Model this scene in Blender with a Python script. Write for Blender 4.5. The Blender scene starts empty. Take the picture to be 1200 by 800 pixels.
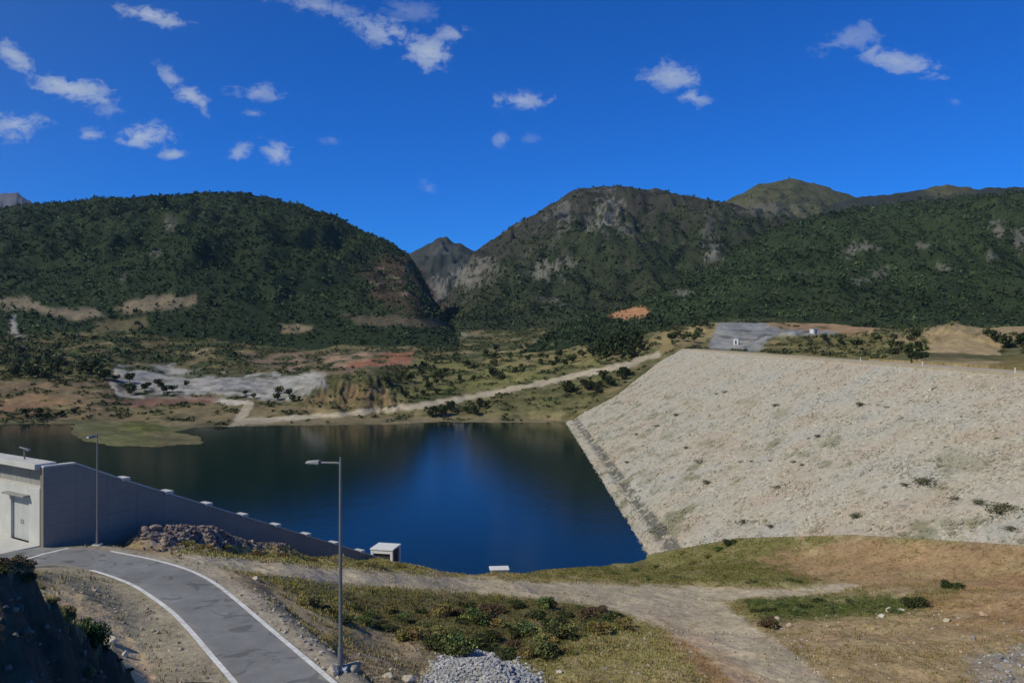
import bpy, math, random
import numpy as np
from mathutils import Vector, Matrix

R = math.radians
sc = bpy.context.scene
rng = np.random.default_rng(7)
random.seed(7)

# ------------------------------------------------------------------ camera, sky, sun, exposure
F, HY, CZ = 942.0, 394.0, 40.0            # focal length and horizon of the 1200 px wide photo, eye height over the lake
cd = bpy.data.cameras.new("camera")
cam = bpy.data.objects.new("camera", cd)
sc.collection.objects.link(cam)
cd.sensor_width = 36.0
cd.lens = 36.0 * F / 1200.0
cd.shift_y = -6.0 / 1200.0
cd.clip_start = 0.5
cd.clip_end = 20000.0
cam.location = (0, 0, CZ)
cam.rotation_euler = (R(90), 0, 0)
sc.camera = cam

SUN_EL, SUN_AZ = 43.0, 241.0               # azimuth clockwise from +Y: behind the camera, to the left
sun_dir = Vector((math.sin(R(SUN_AZ)) * math.cos(R(SUN_EL)), math.cos(R(SUN_AZ)) * math.cos(R(SUN_EL)), math.sin(R(SUN_EL))))
sd_ = bpy.data.lights.new("sun", 'SUN')
sd_.energy = 3.35
sd_.angle = R(0.55)
sd_.color = (1.0, 0.93, 0.78)
sun = bpy.data.objects.new("sun", sd_)
sc.collection.objects.link(sun)
sun.rotation_euler = sun_dir.to_track_quat('Z', 'Y').to_euler()
sun.location = (-60, -40, 120)

sc.view_settings.view_transform = 'Standard'
sc.view_settings.look = 'None'
sc.view_settings.exposure = 0.0
sc.view_settings.gamma = 1.0
sc.view_settings.use_curve_mapping = False
sc.cycles.max_bounces = 4
sc.cycles.diffuse_bounces = 2
sc.cycles.transparent_max_bounces = 4

world = bpy.data.worlds.new("World")
sc.world = world
world.use_nodes = True


class NT:
    """small helper for node trees"""
    def __init__(self, tree):
        self.t = tree

    def n(self, kind, **kw):
        nd = self.t.nodes.new(kind)
        for k, v in kw.items():
            setattr(nd, k, v)
        return nd

    def l(self, a, b):
        self.t.links.new(a, b)

    def math(self, op, a, b=None, c=None, clamp=False):
        nd = self.n('ShaderNodeMath', operation=op, use_clamp=clamp)
        for i, v in enumerate((a, b, c)):
            if v is None:
                continue
            if isinstance(v, (int, float)):
                nd.inputs[i].default_value = v
            else:
                self.l(v, nd.inputs[i])
        return nd.outputs[0]

    def mix(self, fac, a, b, blend='MIX'):
        nd = self.n('ShaderNodeMix', data_type='RGBA', blend_type=blend)
        for sock, v in ((nd.inputs[0], fac), (nd.inputs[6], a), (nd.inputs[7], b)):
            if isinstance(v, (int, float)):
                sock.default_value = v
            elif isinstance(v, tuple):
                sock.default_value = v if len(v) == 4 else (*v, 1)
            else:
                self.l(v, sock)
        return nd.outputs[2]

    def noise(self, vec, scale, detail=4, rough=0.55, dist=0.0):
        nd = self.n('ShaderNodeTexNoise')
        nd.inputs['Scale'].default_value = scale
        nd.inputs['Detail'].default_value = detail
        nd.inputs['Roughness'].default_value = rough
        nd.inputs['Distortion'].default_value = dist
        if vec is not None:
            self.l(vec, nd.inputs['Vector'])
        return nd

    def rng(self, v, a, b, c, d, smooth=False):
        nd = self.n('ShaderNodeMapRange')
        nd.interpolation_type = 'SMOOTHSTEP' if smooth else 'LINEAR'
        self.l(v, nd.inputs[0])
        for i, x in enumerate((a, b, c, d)):
            nd.inputs[i + 1].default_value = x
        return nd.outputs[0]


wt = NT(world.node_tree)
world.node_tree.nodes.clear()
w_out = wt.n('ShaderNodeOutputWorld')
w_bg = wt.n('ShaderNodeBackground')
w_bg.inputs['Strength'].default_value = 0.122
wt.l(w_bg.outputs[0], w_out.inputs['Surface'])
sky = wt.n('ShaderNodeTexSky', sky_type='NISHITA')
sky.sun_disc = False
sky.sun_elevation = R(SUN_EL)
sky.sun_rotation = R(SUN_AZ)
sky.altitude = 1500
sky.air_density = 0.9
sky.dust_density = 0.1
sky.ozone_density = 3.0
# a polarised, strongly saturated blue
tc = wt.n('ShaderNodeTexCoord')
sep = wt.n('ShaderNodeSeparateXYZ')
wt.l(tc.outputs['Generated'], sep.inputs[0])
dsun = wt.n('ShaderNodeVectorMath', operation='DOT_PRODUCT')
wt.l(tc.outputs['Generated'], dsun.inputs[0]); dsun.inputs[1].default_value = tuple(sun_dir)
tint = wt.mix(wt.rng(dsun.outputs['Value'], -.02, .8, 0, 1, True), (0.03, 0.445, 1.12), (.45, .54, .62))
sky_col = wt.mix(1.0, sky.outputs[0], tint, 'MULTIPLY')
ysafe = wt.math('MAXIMUM', sep.outputs[1], 0.05)
uu = wt.math('DIVIDE', sep.outputs[0], ysafe)
vv = wt.math('DIVIDE', sep.outputs[2], ysafe)
comb = wt.n('ShaderNodeCombineXYZ')
wt.l(uu, comb.inputs[0]); wt.l(vv, comb.inputs[1])
uv = comb.outputs[0]
mpw = wt.n('ShaderNodeMapping'); mpw.inputs['Scale'].default_value = (1.0, 1.5, 1.0); wt.l(uv, mpw.inputs[0])
nz = wt.noise(mpw.outputs[0], 24.0, 6, 0.62, .5)
nz2 = wt.noise(mpw.outputs[0], 80.0, 5, 0.65, .4)
wob = wt.math('ADD', wt.math('MULTIPLY', wt.math('SUBTRACT', nz.outputs[0], 0.5), 4.2),
              wt.math('MULTIPLY', wt.math('SUBTRACT', nz2.outputs[0], 0.5), 2.4))
# fair weather clouds: direction (in pixels of the photo frame), half axes, tilt, opacity
CL = [(180, 19, 38, 8, 12, 1), (15, 65, 24, 10, 35, .9), (82, 104, 44, 13, 8, 1), (130, 129, 15, 7, 0, .4),
      (18, 146, 28, 14, 0, .85), (108, 159, 17, 6, 0, .8), (166, 160, 30, 14, -10, 1), (204, 181, 14, 5, 0, .85),
      (200, 92, 18, 10, 40, .7), (224, 112, 24, 10, 30, .9), (303, 109, 24, 10, 0, .6), (298, 132, 12, 5, 10, .5),
      (280, 179, 15, 10, -20, .7), (325, 180, 17, 13, 10, .85), (372, 8, 42, 10, 5, .6), (455, 38, 36, 13, 12, .85),
      (503, 62, 26, 17, 20, 1), (530, 40, 24, 9, -5, .7), (478, 12, 28, 12, 10, .3), (612, 118, 27, 9, 3, .8),
      (588, 163, 9, 7, 0, .5), (387, 164, 9, 5, 0, .25), (502, 220, 10, 8, 0, .25), (788, 90, 27, 16, 5, .85),
      (812, 114, 20, 8, 10, .75), (1000, 45, 34, 13, -15, .45), (1050, 72, 42, 11, 14, .8), (1120, 119, 12, 5, 0, .25),
      (622, 163, 9, 6, 0, .2), (-90, 120, 60, 22, 10, .9), (1330, 60, 50, 16, 5, .8)]
acc = None
for (cx, cy, ax, ay, ang, st) in CL:
    mp = wt.n('ShaderNodeMapping', vector_type='TEXTURE')
    mp.inputs['Location'].default_value = ((cx - 600) / F, (HY - cy) / F, 0)
    mp.inputs['Rotation'].default_value = (0, 0, R(-ang))
    mp.inputs['Scale'].default_value = (ax / F, ay / F, 1)
    wt.l(uv, mp.inputs[0])
    ln = wt.n('ShaderNodeVectorMath', operation='LENGTH')
    wt.l(mp.outputs[0], ln.inputs[0])
    m = wt.rng(wt.math('ADD', ln.outputs['Value'], wob), 1.40, -0.15, 0.0, st, True)
    acc = m if acc is None else wt.math('MAXIMUM', acc, m)
front = wt.math('GREATER_THAN', sep.outputs[1], 0.06)
cmask = wt.math('MULTIPLY', acc, front)
cmask = wt.math('MULTIPLY', cmask, wt.rng(nz2.outputs[0], 0.3, 0.6, 0.62, 1.0))
cl_col = wt.mix(wt.rng(nz.outputs[0], .38, .62, 0, 1, True), (2.9, 3.6, 4.9), (4.4, 4.9, 5.7))
w_mix = wt.mix(cmask, sky_col, cl_col)
wt.l(w_mix, w_bg.inputs['Color'])

# ------------------------------------------------------------------ helpers
PERM = rng.permutation(512)
PERM = np.concatenate([PERM, PERM])
GR = rng.normal(size=(512, 2)); GR /= np.linalg.norm(GR, axis=1)[:, None]


def perlin(x, y):
    xi = np.floor(x).astype(int); yi = np.floor(y).astype(int)
    xf = x - xi; yf = y - yi
    xi &= 255; yi &= 255
    u = xf * xf * xf * (xf * (xf * 6 - 15) + 10); v = yf * yf * yf * (yf * (yf * 6 - 15) + 10)

    def g(ix, iy, dx, dy):
        h = PERM[PERM[ix] + iy]
        gv = GR[h]
        return gv[..., 0] * dx + gv[..., 1] * dy
    a = g(xi, yi, xf, yf); b = g(xi + 1, yi, xf - 1, yf)
    c = g(xi, yi + 1, xf, yf - 1); d = g(xi + 1, yi + 1, xf - 1, yf - 1)
    return (a + (b - a) * u) * (1 - v) + (c + (d - c) * u) * v


def fbm(x, y, octv=4, gain=0.5):
    s = np.zeros_like(x); a = 1.0; f = 1.0
    for i in range(octv):
        s += a * perlin(x * f + i * 17.3, y * f - i * 9.1)
        a *= gain; f *= 2.03
    return s


def sstep(a, b, x):
    t = np.clip((x - a) / (b - a), 0, 1)
    return t * t * (3 - 2 * t)


def poly_sd(px, py, poly):
    """signed distance to a polygon, positive inside"""
    poly = np.asarray(poly, float)
    d2 = np.full(px.shape, 1e18); ins = np.zeros(px.shape, bool)
    for i in range(len(poly)):
        ax, ay = poly[i]; bx, by = poly[(i + 1) % len(poly)]
        ex, ey = bx - ax, by - ay
        t = np.clip(((px - ax) * ex + (py - ay) * ey) / (ex * ex + ey * ey + 1e-12), 0, 1)
        d2 = np.minimum(d2, (px - ax - t * ex) ** 2 + (py - ay - t * ey) ** 2)
        if ay != by:
            c = ((ay > py) != (by > py)) & (px < (bx - ax) * (py - ay) / (by - ay) + ax)
            ins ^= c
    d = np.sqrt(d2)
    return np.where(ins, d, -d)


def P(px, py, Y):
    return np.array([(px - 600.0) / F * Y, Y, CZ - (py - HY) / F * Y])


def np_mesh(name, verts, faces, mat=None, cols=None, smooth=False, parent=None, link=True):
    verts = np.asarray(verts, np.float32); faces = np.asarray(faces, np.int32)
    k = faces.shape[1]
    me = bpy.data.meshes.new(name)
    me.vertices.add(len(verts)); me.vertices.foreach_set('co', verts.ravel())
    me.loops.add(faces.size); me.loops.foreach_set('vertex_index', faces.ravel())
    me.polygons.add(len(faces)); me.polygons.foreach_set('loop_start', np.arange(0, faces.size, k, dtype=np.int32))
    me.polygons.foreach_set('use_smooth', np.full(len(faces), smooth))
    if cols is not None:
        at = me.attributes.new('Col', 'FLOAT_COLOR', 'POINT')
        c4 = np.ones((len(verts), 4), np.float32); c4[:, :3] = cols
        at.data.foreach_set('color', c4.ravel())
    me.update(calc_edges=True)
    if mat is not None:
        me.materials.append(mat)
    if not link:
        return me
    o = bpy.data.objects.new(name, me)
    sc.collection.objects.link(o)
    if parent is not None:
        o.parent = parent
    return o


def tag(o, label=None, cat=None, group=None, kind=None):
    if label: o['label'] = label
    if cat: o['category'] = cat
    if group: o['group'] = group
    if kind: o['kind'] = kind
    return o


def empty(name, loc, rz=0.0):
    o = bpy.data.objects.new(name, None)
    o.empty_display_size = 0.3
    o.location = loc; o.rotation_euler = (0, 0, rz)
    sc.collection.objects.link(o)
    return o


class MB:
    """collects boxes, prisms and tubes into one mesh"""
    def __init__(self):
        self.v = []; self.f = []

    def add(self, vs, fs):
        b = len(self.v)
        self.v += [tuple(map(float, p)) for p in vs]
        self.f += [tuple(i + b for i in f) for f in fs]
        return self

    def box(self, x0, x1, y0, y1, z0, z1):
        return self.add([(x0, y0, z0), (x1, y0, z0), (x1, y1, z0), (x0, y1, z0), (x0, y0, z1), (x1, y0, z1), (x1, y1, z1), (x0, y1, z1)],
                        [(3, 2, 1, 0), (4, 5, 6, 7), (0, 1, 5, 4), (1, 2, 6, 5), (2, 3, 7, 6), (3, 0, 4, 7)])

    def tube(self, pts, rad, n=10):
        pts = [Vector(p) for p in pts]
        if not hasattr(rad, '__len__'): rad = [rad] * len(pts)
        vs = []; fs = []
        for i, p in enumerate(pts):
            d = (pts[min(i + 1, len(pts) - 1)] - pts[max(i - 1, 0)]).normalized()
            a = Vector((1, 0, 0)) if abs(d.x) < .8 else Vector((0, 1, 0))
            e1 = d.cross(a).normalized(); e2 = d.cross(e1)
            for k in range(n):
                t = 2 * math.pi * k / n
                vs.append(p + (e1 * math.cos(t) + e2 * math.sin(t)) * rad[i])
        for i in range(len(pts) - 1):
            for k in range(n):
                fs.append((i * n + k, i * n + (k + 1) % n, (i + 1) * n + (k + 1) % n, (i + 1) * n + k))
        fs.append(tuple(range(n - 1, -1, -1))); fs.append(tuple((len(pts) - 1) * n + k for k in range(n)))
        return self.add(vs, fs)

    def build(self, name, mat, parent=None, bevel=0.0):
        me = bpy.data.meshes.new(name)
        me.from_pydata(self.v, [], self.f)
        me.update()
        import bmesh
        bm = bmesh.new(); bm.from_mesh(me)
        bmesh.ops.recalc_face_normals(bm, faces=bm.faces[:])
        bm.to_mesh(me); bm.free()
        me.materials.append(mat)
        o = bpy.data.objects.new(name, me)
        sc.collection.objects.link(o)
        if parent is not None: o.parent = parent
        if bevel:
            m = o.modifiers.new('bevel', 'BEVEL'); m.width = bevel; m.segments = 2; m.limit_method = 'ANGLE'
        return o


# ------------------------------------------------------------------ materials
def new_mat(name):
    m = bpy.data.materials.new(name); m.use_nodes = True
    t = NT(m.node_tree)
    b = m.node_tree.nodes['Principled BSDF']
    b.inputs['Specular IOR Level'].default_value = 0.25
    return m, t, b


def mat_ground():
    m, t, b = new_mat('earth_and_scrub')
    at = t.n('ShaderNodeAttribute', attribute_name='Col')
    tcd = t.n('ShaderNodeTexCoord')
    pos = tcd.outputs['Object']
    n1 = t.noise(pos, 2.2, 5, .65); n2 = t.noise(pos, .33, 5, .6); n3 = t.noise(pos, .035, 6, .65)
    v = t.math('MULTIPLY', t.rng(n1.outputs[0], .25, .75, .62, 1.38), t.rng(n2.outputs[0], .25, .75, .72, 1.28))
    v = t.math('MULTIPLY', v, t.rng(n3.outputs[0], .25, .75, .72, 1.28))
    c = t.mix(1.0, at.outputs['Color'], v, 'MULTIPLY')
    hs = t.n('ShaderNodeHueSaturation')
    t.l(c, hs.inputs['Color'])
    t.l(t.rng(n2.outputs[1], .3, .7, .485, .515), hs.inputs['Hue'])
    t.l(hs.outputs[0], b.inputs['Base Color'])
    b.inputs['Roughness'].default_value = .95
    b.inputs['Specular IOR Level'].default_value = .08
    bp = t.n('ShaderNodeBump'); bp.inputs['Strength'].default_value = .6; bp.inputs['Distance'].default_value = .25
    t.l(t.math('ADD', n1.outputs[0], n2.outputs[0]), bp.inputs['Height'])
    t.l(bp.outputs[0], b.inputs['Normal'])
    return m


def mat_vcol(name, rough=.9, lo=.75, hi=1.25, scale=3.0, bump=0.0):
    m, t, b = new_mat(name)
    at = t.n('ShaderNodeAttribute', attribute_name='Col')
    tcd = t.n('ShaderNodeTexCoord')
    n1 = t.noise(tcd.outputs['Object'], scale, 4, .6)
    c = t.mix(1.0, at.outputs['Color'], t.rng(n1.outputs[0], .25, .75, lo, hi), 'MULTIPLY')
    t.l(c, b.inputs['Base Color'])
    b.inputs['Roughness'].default_value = rough
    b.inputs['Specular IOR Level'].default_value = .12
    if bump:
        bp = t.n('ShaderNodeBump'); bp.inputs['Strength'].default_value = bump; bp.inputs['Distance'].default_value = .2
        t.l(n1.outputs[0], bp.inputs['Height']); t.l(bp.outputs[0], b.inputs['Normal'])
    return m


def mat_plain(name, col, rough=.8, var=.2, scale=1.5, metal=0.0, streak=False, bump=.15):
    m, t, b = new_mat(name)
    tcd = t.n('ShaderNodeTexCoord')
    vec = tcd.outputs['Object']
    n1 = t.noise(vec, scale, 6, .65); n2 = t.noise(vec, scale * 9, 3, .6)
    f = t.math('MULTIPLY', t.rng(n1.outputs[0], .25, .75, 1 - var, 1 + var), t.rng(n2.outputs[0], .25, .75, 1 - var * .5, 1 + var * .5))
    if streak:
        mp = t.n('ShaderNodeMapping'); mp.inputs['Scale'].default_value = (3.0, 3.0, .22)
        t.l(vec, mp.inputs[0])
        n3 = t.noise(mp.outputs[0], 1.2, 5, .65)
        f = t.math('MULTIPLY', f, t.rng(n3.outputs[0], .35, .65, .72, 1.1))
    t.l(t.mix(1.0, (*col, 1), f, 'MULTIPLY'), b.inputs['Base Color'])
    b.inputs['Roughness'].default_value = rough
    b.inputs['Metallic'].default_value = metal
    if bump:
        bp = t.n('ShaderNodeBump'); bp.inputs['Strength'].default_value = bump; bp.inputs['Distance'].default_value = .03
        t.l(n2.outputs[0], bp.inputs['Height']); t.l(bp.outputs[0], b.inputs['Normal'])
    return m


def mat_asphalt():
    m, t, b = new_mat('worn_asphalt')
    tcd = t.n('ShaderNodeTexCoord'); vec = tcd.outputs['Object']
    n1 = t.noise(vec, .25, 5, .6, .6); n2 = t.noise(vec, 14, 4, .7); n3 = t.noise(vec, 1.1, 4, .6)
    f = t.math('MULTIPLY', t.rng(n1.outputs[0], .3, .7, .78, 1.22), t.rng(n2.outputs[0], .25, .75, .82, 1.18))
    f = t.math('MULTIPLY', f, t.rng(n3.outputs[0], .25, .75, .88, 1.12))
    n4 = t.noise(vec, .55, 3, .5, 1.5)
    f = t.math('MULTIPLY', f, t.rng(n4.outputs[0], .56, .62, 1.0, .66, True))       # tar patches
    c = t.mix(1.0, (.205, .210, .212, 1), f, 'MULTIPLY')
    at = t.n('ShaderNodeAttribute', attribute_name='Col')
    dust = t.math('MULTIPLY', at.outputs['Fac'], t.rng(n3.outputs[0], .35, .6, .15, 1.0))
    c = t.mix(dust, c, (.30, .27, .21, 1))
    t.l(c, b.inputs['Base Color'])
    b.inputs['Roughness'].default_value = .88
    bp = t.n('ShaderNodeBump'); bp.inputs['Strength'].default_value = .3; bp.inputs['Distance'].default_value = .02
    t.l(n2.outputs[0], bp.inputs['Height']); t.l(bp.outputs[0], b.inputs['Normal'])
    return m


def mat_paint():
    m, t, b = new_mat('worn_white_paint')
    tcd = t.n('ShaderNodeTexCoord'); vec = tcd.outputs['Object']
    n2 = t.noise(vec, 5, 5, .7); n1 = t.noise(vec, .6, 3, .6)
    f = t.math('MULTIPLY', t.rng(n2.outputs[0], .3, .6, .6, 1.0), t.rng(n1.outputs[0], .3, .7, .8, 1.1))
    t.l(t.mix(1.0, (.80, .80, .77, 1), f, 'MULTIPLY'), b.inputs['Base Color'])
    b.inputs['Roughness'].default_value = .7
    return m


def mat_water():
    m, t, b = new_mat('lake_water')
    tcd = t.n('ShaderNodeTexCoord')
    n1 = t.noise(tcd.outputs['Object'], .9, 4, .6); n2 = t.noise(tcd.outputs['Object'], .12, 3, .5)
    b.inputs['Base Color'].default_value = (.002, .013, .013, 1)
    b.inputs['Roughness'].default_value = .07
    b.inputs['IOR'].default_value = 1.333
    b.inputs['Specular IOR Level'].default_value = .40
    bp = t.n('ShaderNodeBump'); bp.inputs['Strength'].default_value = .085; bp.inputs['Distance'].default_value = .35
    t.l(t.math('ADD', n1.outputs[0], n2.outputs[0]), bp.inputs['Height'])
    t.l(bp.outputs[0], b.inputs['Normal'])
    return m


M_GROUND = mat_ground()
M_ROCK = mat_vcol('broken_stone', .92, .75, 1.2, 1.3, .5)
M_LEAF = mat_vcol('leaves', .75, .8, 1.2, 2.0)
M_BARK = mat_plain('bark', (.09, .065, .045), .95, .3, 4)
M_ASPH = mat_asphalt()
M_PAINT = mat_paint()
M_WATER = mat_water()
M_CONC = mat_plain('weathered_concrete', (.30, .295, .28), .88, .16, .5, streak=True)
M_CONCL = mat_plain('pale_concrete', (.52, .52, .49), .85, .12, .8)
M_WALL = mat_plain('grey_concrete_wall', (.26, .24, .205), .9, .14, .3)
_t = NT(M_WALL.node_tree); _b = M_WALL.node_tree.nodes['Principled BSDF']
_tc = _t.n('ShaderNodeTexCoord'); _sp = _t.n('ShaderNodeSeparateXYZ'); _t.l(_tc.outputs['Object'], _sp.inputs[0])
_j = _t.math('MAXIMUM', _t.math('LESS_THAN', _t.math('FRACT', _t.math('MULTIPLY', _sp.outputs[0], 1 / 2.4)), .022), _t.math('LESS_THAN', _t.math('FRACT', _t.math('MULTIPLY', _sp.outputs[2], 1 / 1.5)), .03))
_src = _b.inputs['Base Color'].links[0].from_socket
_t.l(_t.mix(_t.math('MULTIPLY', _j, .3), _src, (.07, .068, .062)), _b.inputs['Base Color'])     # formwork joints
M_STEEL = mat_plain('galvanised_steel', (.20, .205, .21), .55, .15, 3, metal=.3, bump=0)
M_DOOR = mat_plain('grey_painted_door', (.45, .47, .46), .6, .08, 1.5, bump=.05)
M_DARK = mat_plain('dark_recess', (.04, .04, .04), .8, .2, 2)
M_LENS = mat_plain('lamp_glass', (.6, .6, .58), .3, .05, 2, bump=0)
M_WHITE = mat_plain('white_paint', (.7, .7, .68), .7, .1, 1.5)

# ------------------------------------------------------------------ terrain heights
def road_z(Y): return CZ - (13.0 + .04 * Y)
def road_P(px, py):
    Y = 13.0 / ((py - HY) / F - .04)
    return np.array([(px - 600) / F * Y, Y, road_z(Y)])

R_IN = [(-90, 676), (-30, 669), (20, 664), (79, 662), (100, 666), (124, 673), (157, 686), (180, 702), (202, 719), (225, 745), (240, 765), (272, 803), (305, 850)]
R_OUT = [(-90, 619), (-30, 626), (0, 632), (47, 642), (113, 641), (135, 646), (169, 652), (200, 659), (225, 667), (250, 679), (275, 698), (300, 719), (325, 739), (350, 760), (375, 780), (398, 800), (452, 850)]
rin = np.array([road_P(*p) for p in R_IN]); rout = np.array([road_P(*p) for p in R_OUT])
ROADPOLY = np.concatenate([rin[:, :2], rout[::-1, :2]])

# straight wall beside the intake ramp (k counts the pier caps)
def wall_k(k):
    Z = 64.0 * (1 + .0498 * k)
    px = (143 + 60.5 * k) / (1 + .0498 * k)
    return np.array([(px - 600) / F * Z, Z])

DAM_TOE = 25.0
DAMPOLY = [(118, 55), (64, 76), (57, 90), (48, 113), (37, 133), (24.5, 146), (12, 150), (12, 372), (24, 374), (48, 379), (77, 425), (91, 430), (104, 431)]
def dam_h(X): return np.clip((X - DAM_TOE) / 2.0, -8, 33.0)

def WP(px, py):        # a point of the water surface
    Y = CZ * F / (py - HY)
    return ((px - 600) / F * Y, Y)
LAKE = [WP(*p) for p in [(-500, 503), (-150, 499), (0, 498), (40, 496), (86, 497), (84, 508), (100, 517), (140, 523), (190, 523), (238, 520), (238, 512), (205, 506), (230, 501),
                         (290, 499), (400, 498), (470, 497), (520, 494), (600, 495), (660, 494)]]
LAKE += [(60, 372), (60, 150), (24.5, 145), (18, 140), (8, 134), (-3, 128), (-18, 116), (-30, 104), (-55, 98), (-120, 96), (-300, 110), (-600, 200)]

CP = [P(*p) for p in [
    (0, 658, 20), (30, 678, 21.5), (60, 704, 24), (86, 726, 25.5), (140, 770, 28.5), (166, 800, 30.5), (0, 662, 40), (60, 682, 44), (130, 742, 38), (180, 790, 35),
    (300, 663, 60), (400, 678, 68), (500, 682, 76), (600, 686, 82), (700, 692, 86), (760, 703, 82), (820, 730, 72), (900, 765, 58), (960, 800, 51),
    (330, 648, 72), (400, 656, 78), (457, 662, 90.5), (440, 655, 86), (480, 667, 100), (580, 671, 112), (640, 670, 117), (700, 665, 122), (760, 657, 138),
    (250, 640, 66), (200, 640, 62), (860, 637, 122), (930, 633, 114), (1000, 634, 107), (1100, 640, 94), (1200, 647, 85), (1300, 655, 78),
    (800, 672, 108), (950, 690, 90), (1000, 688, 88), (870, 712, 78), (960, 712, 76), (1050, 715, 72), (1100, 690, 78), (1200, 690, 70), (1100, 660, 86), (950, 660, 102),
    (1000, 740, 65), (1100, 780, 55), (1200, 800, 50), (1000, 800, 49.5), (800, 800, 48), (700, 760, 56), (640, 730, 66), (560, 700, 76), (560, 755, 55), (560, 800, 46),
    (450, 700, 66), (450, 750, 52), (430, 795, 41), (350, 690, 56), (310, 700, 50), (470, 790, 43),
    (600, 900, 33), (900, 900, 35), (1200, 900, 34), (600, 1250, 17), (1200, 1250, 17),
    # far shore
    (-200, 485, 395), (0, 492, 385), (60, 486, 400), (130, 480, 405), (0, 455, 430), (60, 453, 432), (120, 462, 425), (60, 430, 500), (0, 428, 500), (130, 435, 510),
    (0, 415, 580), (60, 418, 570), (-200, 430, 500), (-200, 400, 620), (170, 508, 325), (250, 470, 440), (200, 462, 450), (160, 470, 430), (280, 490, 388), (200, 487, 395),
    (250, 450, 480), (340, 455, 470), (200, 435, 550), (300, 430, 560), (360, 440, 500), (370, 450, 424), (400, 446, 425), (430, 447, 425), (455, 450, 432), (370, 481, 409), (405, 482, 408), (440, 479, 409), (455, 476, 412), (400, 484, 392), (330, 482, 400),
    (430, 420, 570), (470, 425, 560), (400, 412, 620), (300, 415, 620), (520, 440, 500), (560, 463, 430), (560, 430, 530), (560, 480, 405), (620, 448, 430), (620, 475, 400),
    (640, 415, 540), (700, 433, 430), (700, 405, 540), (700, 460, 390), (750, 422, 425), (770, 413, 427), (740, 395, 560), (780, 400, 470), (640, 395, 650),
    (530, 392, 760), (450, 395, 720), (350, 400, 700), (200, 395, 650), (100, 390, 650), (0, 390, 650), (0, 362, 800), (100, 368, 770), (200, 356, 800), (300, 365, 800),
    (400, 378, 800), (480, 380, 800), (600, 388, 800), (700, 380, 760),
    (835, 408, 432), (870, 396, 460), (900, 380, 510), (860, 378, 520), (820, 385, 500), (800, 396, 470),
    (960, 400, 430), (1000, 405, 400), (1000, 388, 480), (1060, 405, 380), (1130, 398, 330), (1180, 412, 300), (1200, 395, 380), (1100, 390, 480), (1300, 390, 350), (940, 385, 500)]]
CP += [np.array(p, float) for p in [(120, 400, 34), (122, 330, 33), (128, 250, 33), (130, 180, 32), (140, 130, 33), (152, 270, 33), (146, 220, 32),
                                    (-12.4, 15, 35.2), (-18, 16, 33), (-18.5, 22, 30.5), (-19, 27, 27.8), (-20, 32, 26.2), (-26, 38, 26), (-34, 40, 26), (-30, 25, 28), (24, 146, .2), (18, 140, .2), (-3, 128, .2), (-18, 116, .2), (-30, 104, .2), (-55, 98, .2), (-120, 96, .2), (-90, 70, 22), (-60, 60, 24.5), (-45, 80, 18)]]
CP = np.array(CP)


def feat(x, y):
    return np.stack([3.0 * np.clip(x / y, -.95, .95), np.log(np.clip(y, 14, 820))], -1)


cf = feat(CP[:, 0], CP[:, 1])
K = np.sqrt(((cf[:, None] - cf[None]) ** 2).sum(-1) + .02 ** 2)
W_ = np.linalg.solve(np.block([[-K + np.eye(len(CP)) * .004, np.ones((len(CP), 1))], [np.ones((1, len(CP))), np.zeros((1, 1))]]), np.append(CP[:, 2], 0))


def rbf(x, y):
    f = feat(x, y); out = np.full(x.shape, W_[-1])
    for i in range(len(CP)):
        out -= W_[i] * np.sqrt((f[..., 0] - cf[i, 0]) ** 2 + (f[..., 1] - cf[i, 1]) ** 2 + .02 ** 2)
    return out


HILLS = {
    'L': ([(-1500, 330), (-900, 300), (-400, 262), (-150, 250), (0, 245), (60, 238), (150, 232), (230, 227), (270, 226), (330, 235), (380, 248), (420, 268), (450, 281), (478, 296), (492, 318), (508, 350), (522, 374), (535, 396), (560, 440)],
          [(-1500, 1300), (300, 1300), (420, 1150), (535, 950)], 650, 1.0),
    'A': ([(455, 430), (500, 385), (520, 352), (545, 310), (555, 296), (600, 265), (640, 245), (665, 228), (680, 219), (700, 217), (770, 222), (830, 235), (900, 250), (1000, 270), (1100, 300), (1300, 350)],
          [(400, 1500), (1300, 1700)], 800, .95),
    'G': ([(340, 460), (430, 330), (470, 305), (490, 292), (505, 284), (513, 279), (524, 277), (532, 283), (541, 285), (555, 294), (600, 320), (680, 460)], [(0, 2700)], 1700, 1.0),
    'B': ([(560, 460), (700, 300), (760, 262), (800, 250), (850, 235), (890, 216), (930, 209), (970, 219), (1000, 230), (1050, 245), (1100, 260), (1300, 460)], [(0, 2300)], 1500, .9),
    'C': ([(780, 460), (900, 275), (960, 245), (1000, 232), (1060, 225), (1085, 222), (1110, 216), (1140, 221), (1200, 219), (1300, 210), (1700, 200)], [(0, 2100)], 1400, .9),
    'D': ([(560, 425), (620, 402), (660, 385), (700, 371), (760, 346), (830, 311), (870, 284), (930, 259), (1000, 244), (1060, 237), (1120, 231), (1200, 224), (1300, 215), (1700, 200)],
          [(600, 900), (760, 1000), (900, 1200), (1700, 1350)], 560, 1.05),
    'M': ([(-600, 262), (-300, 240), (-100, 230), (0, 225), (20, 226), (40, 238), (80, 255), (150, 300), (300, 460)], [(0, 4300)], 3000, 1.0)}


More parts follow.
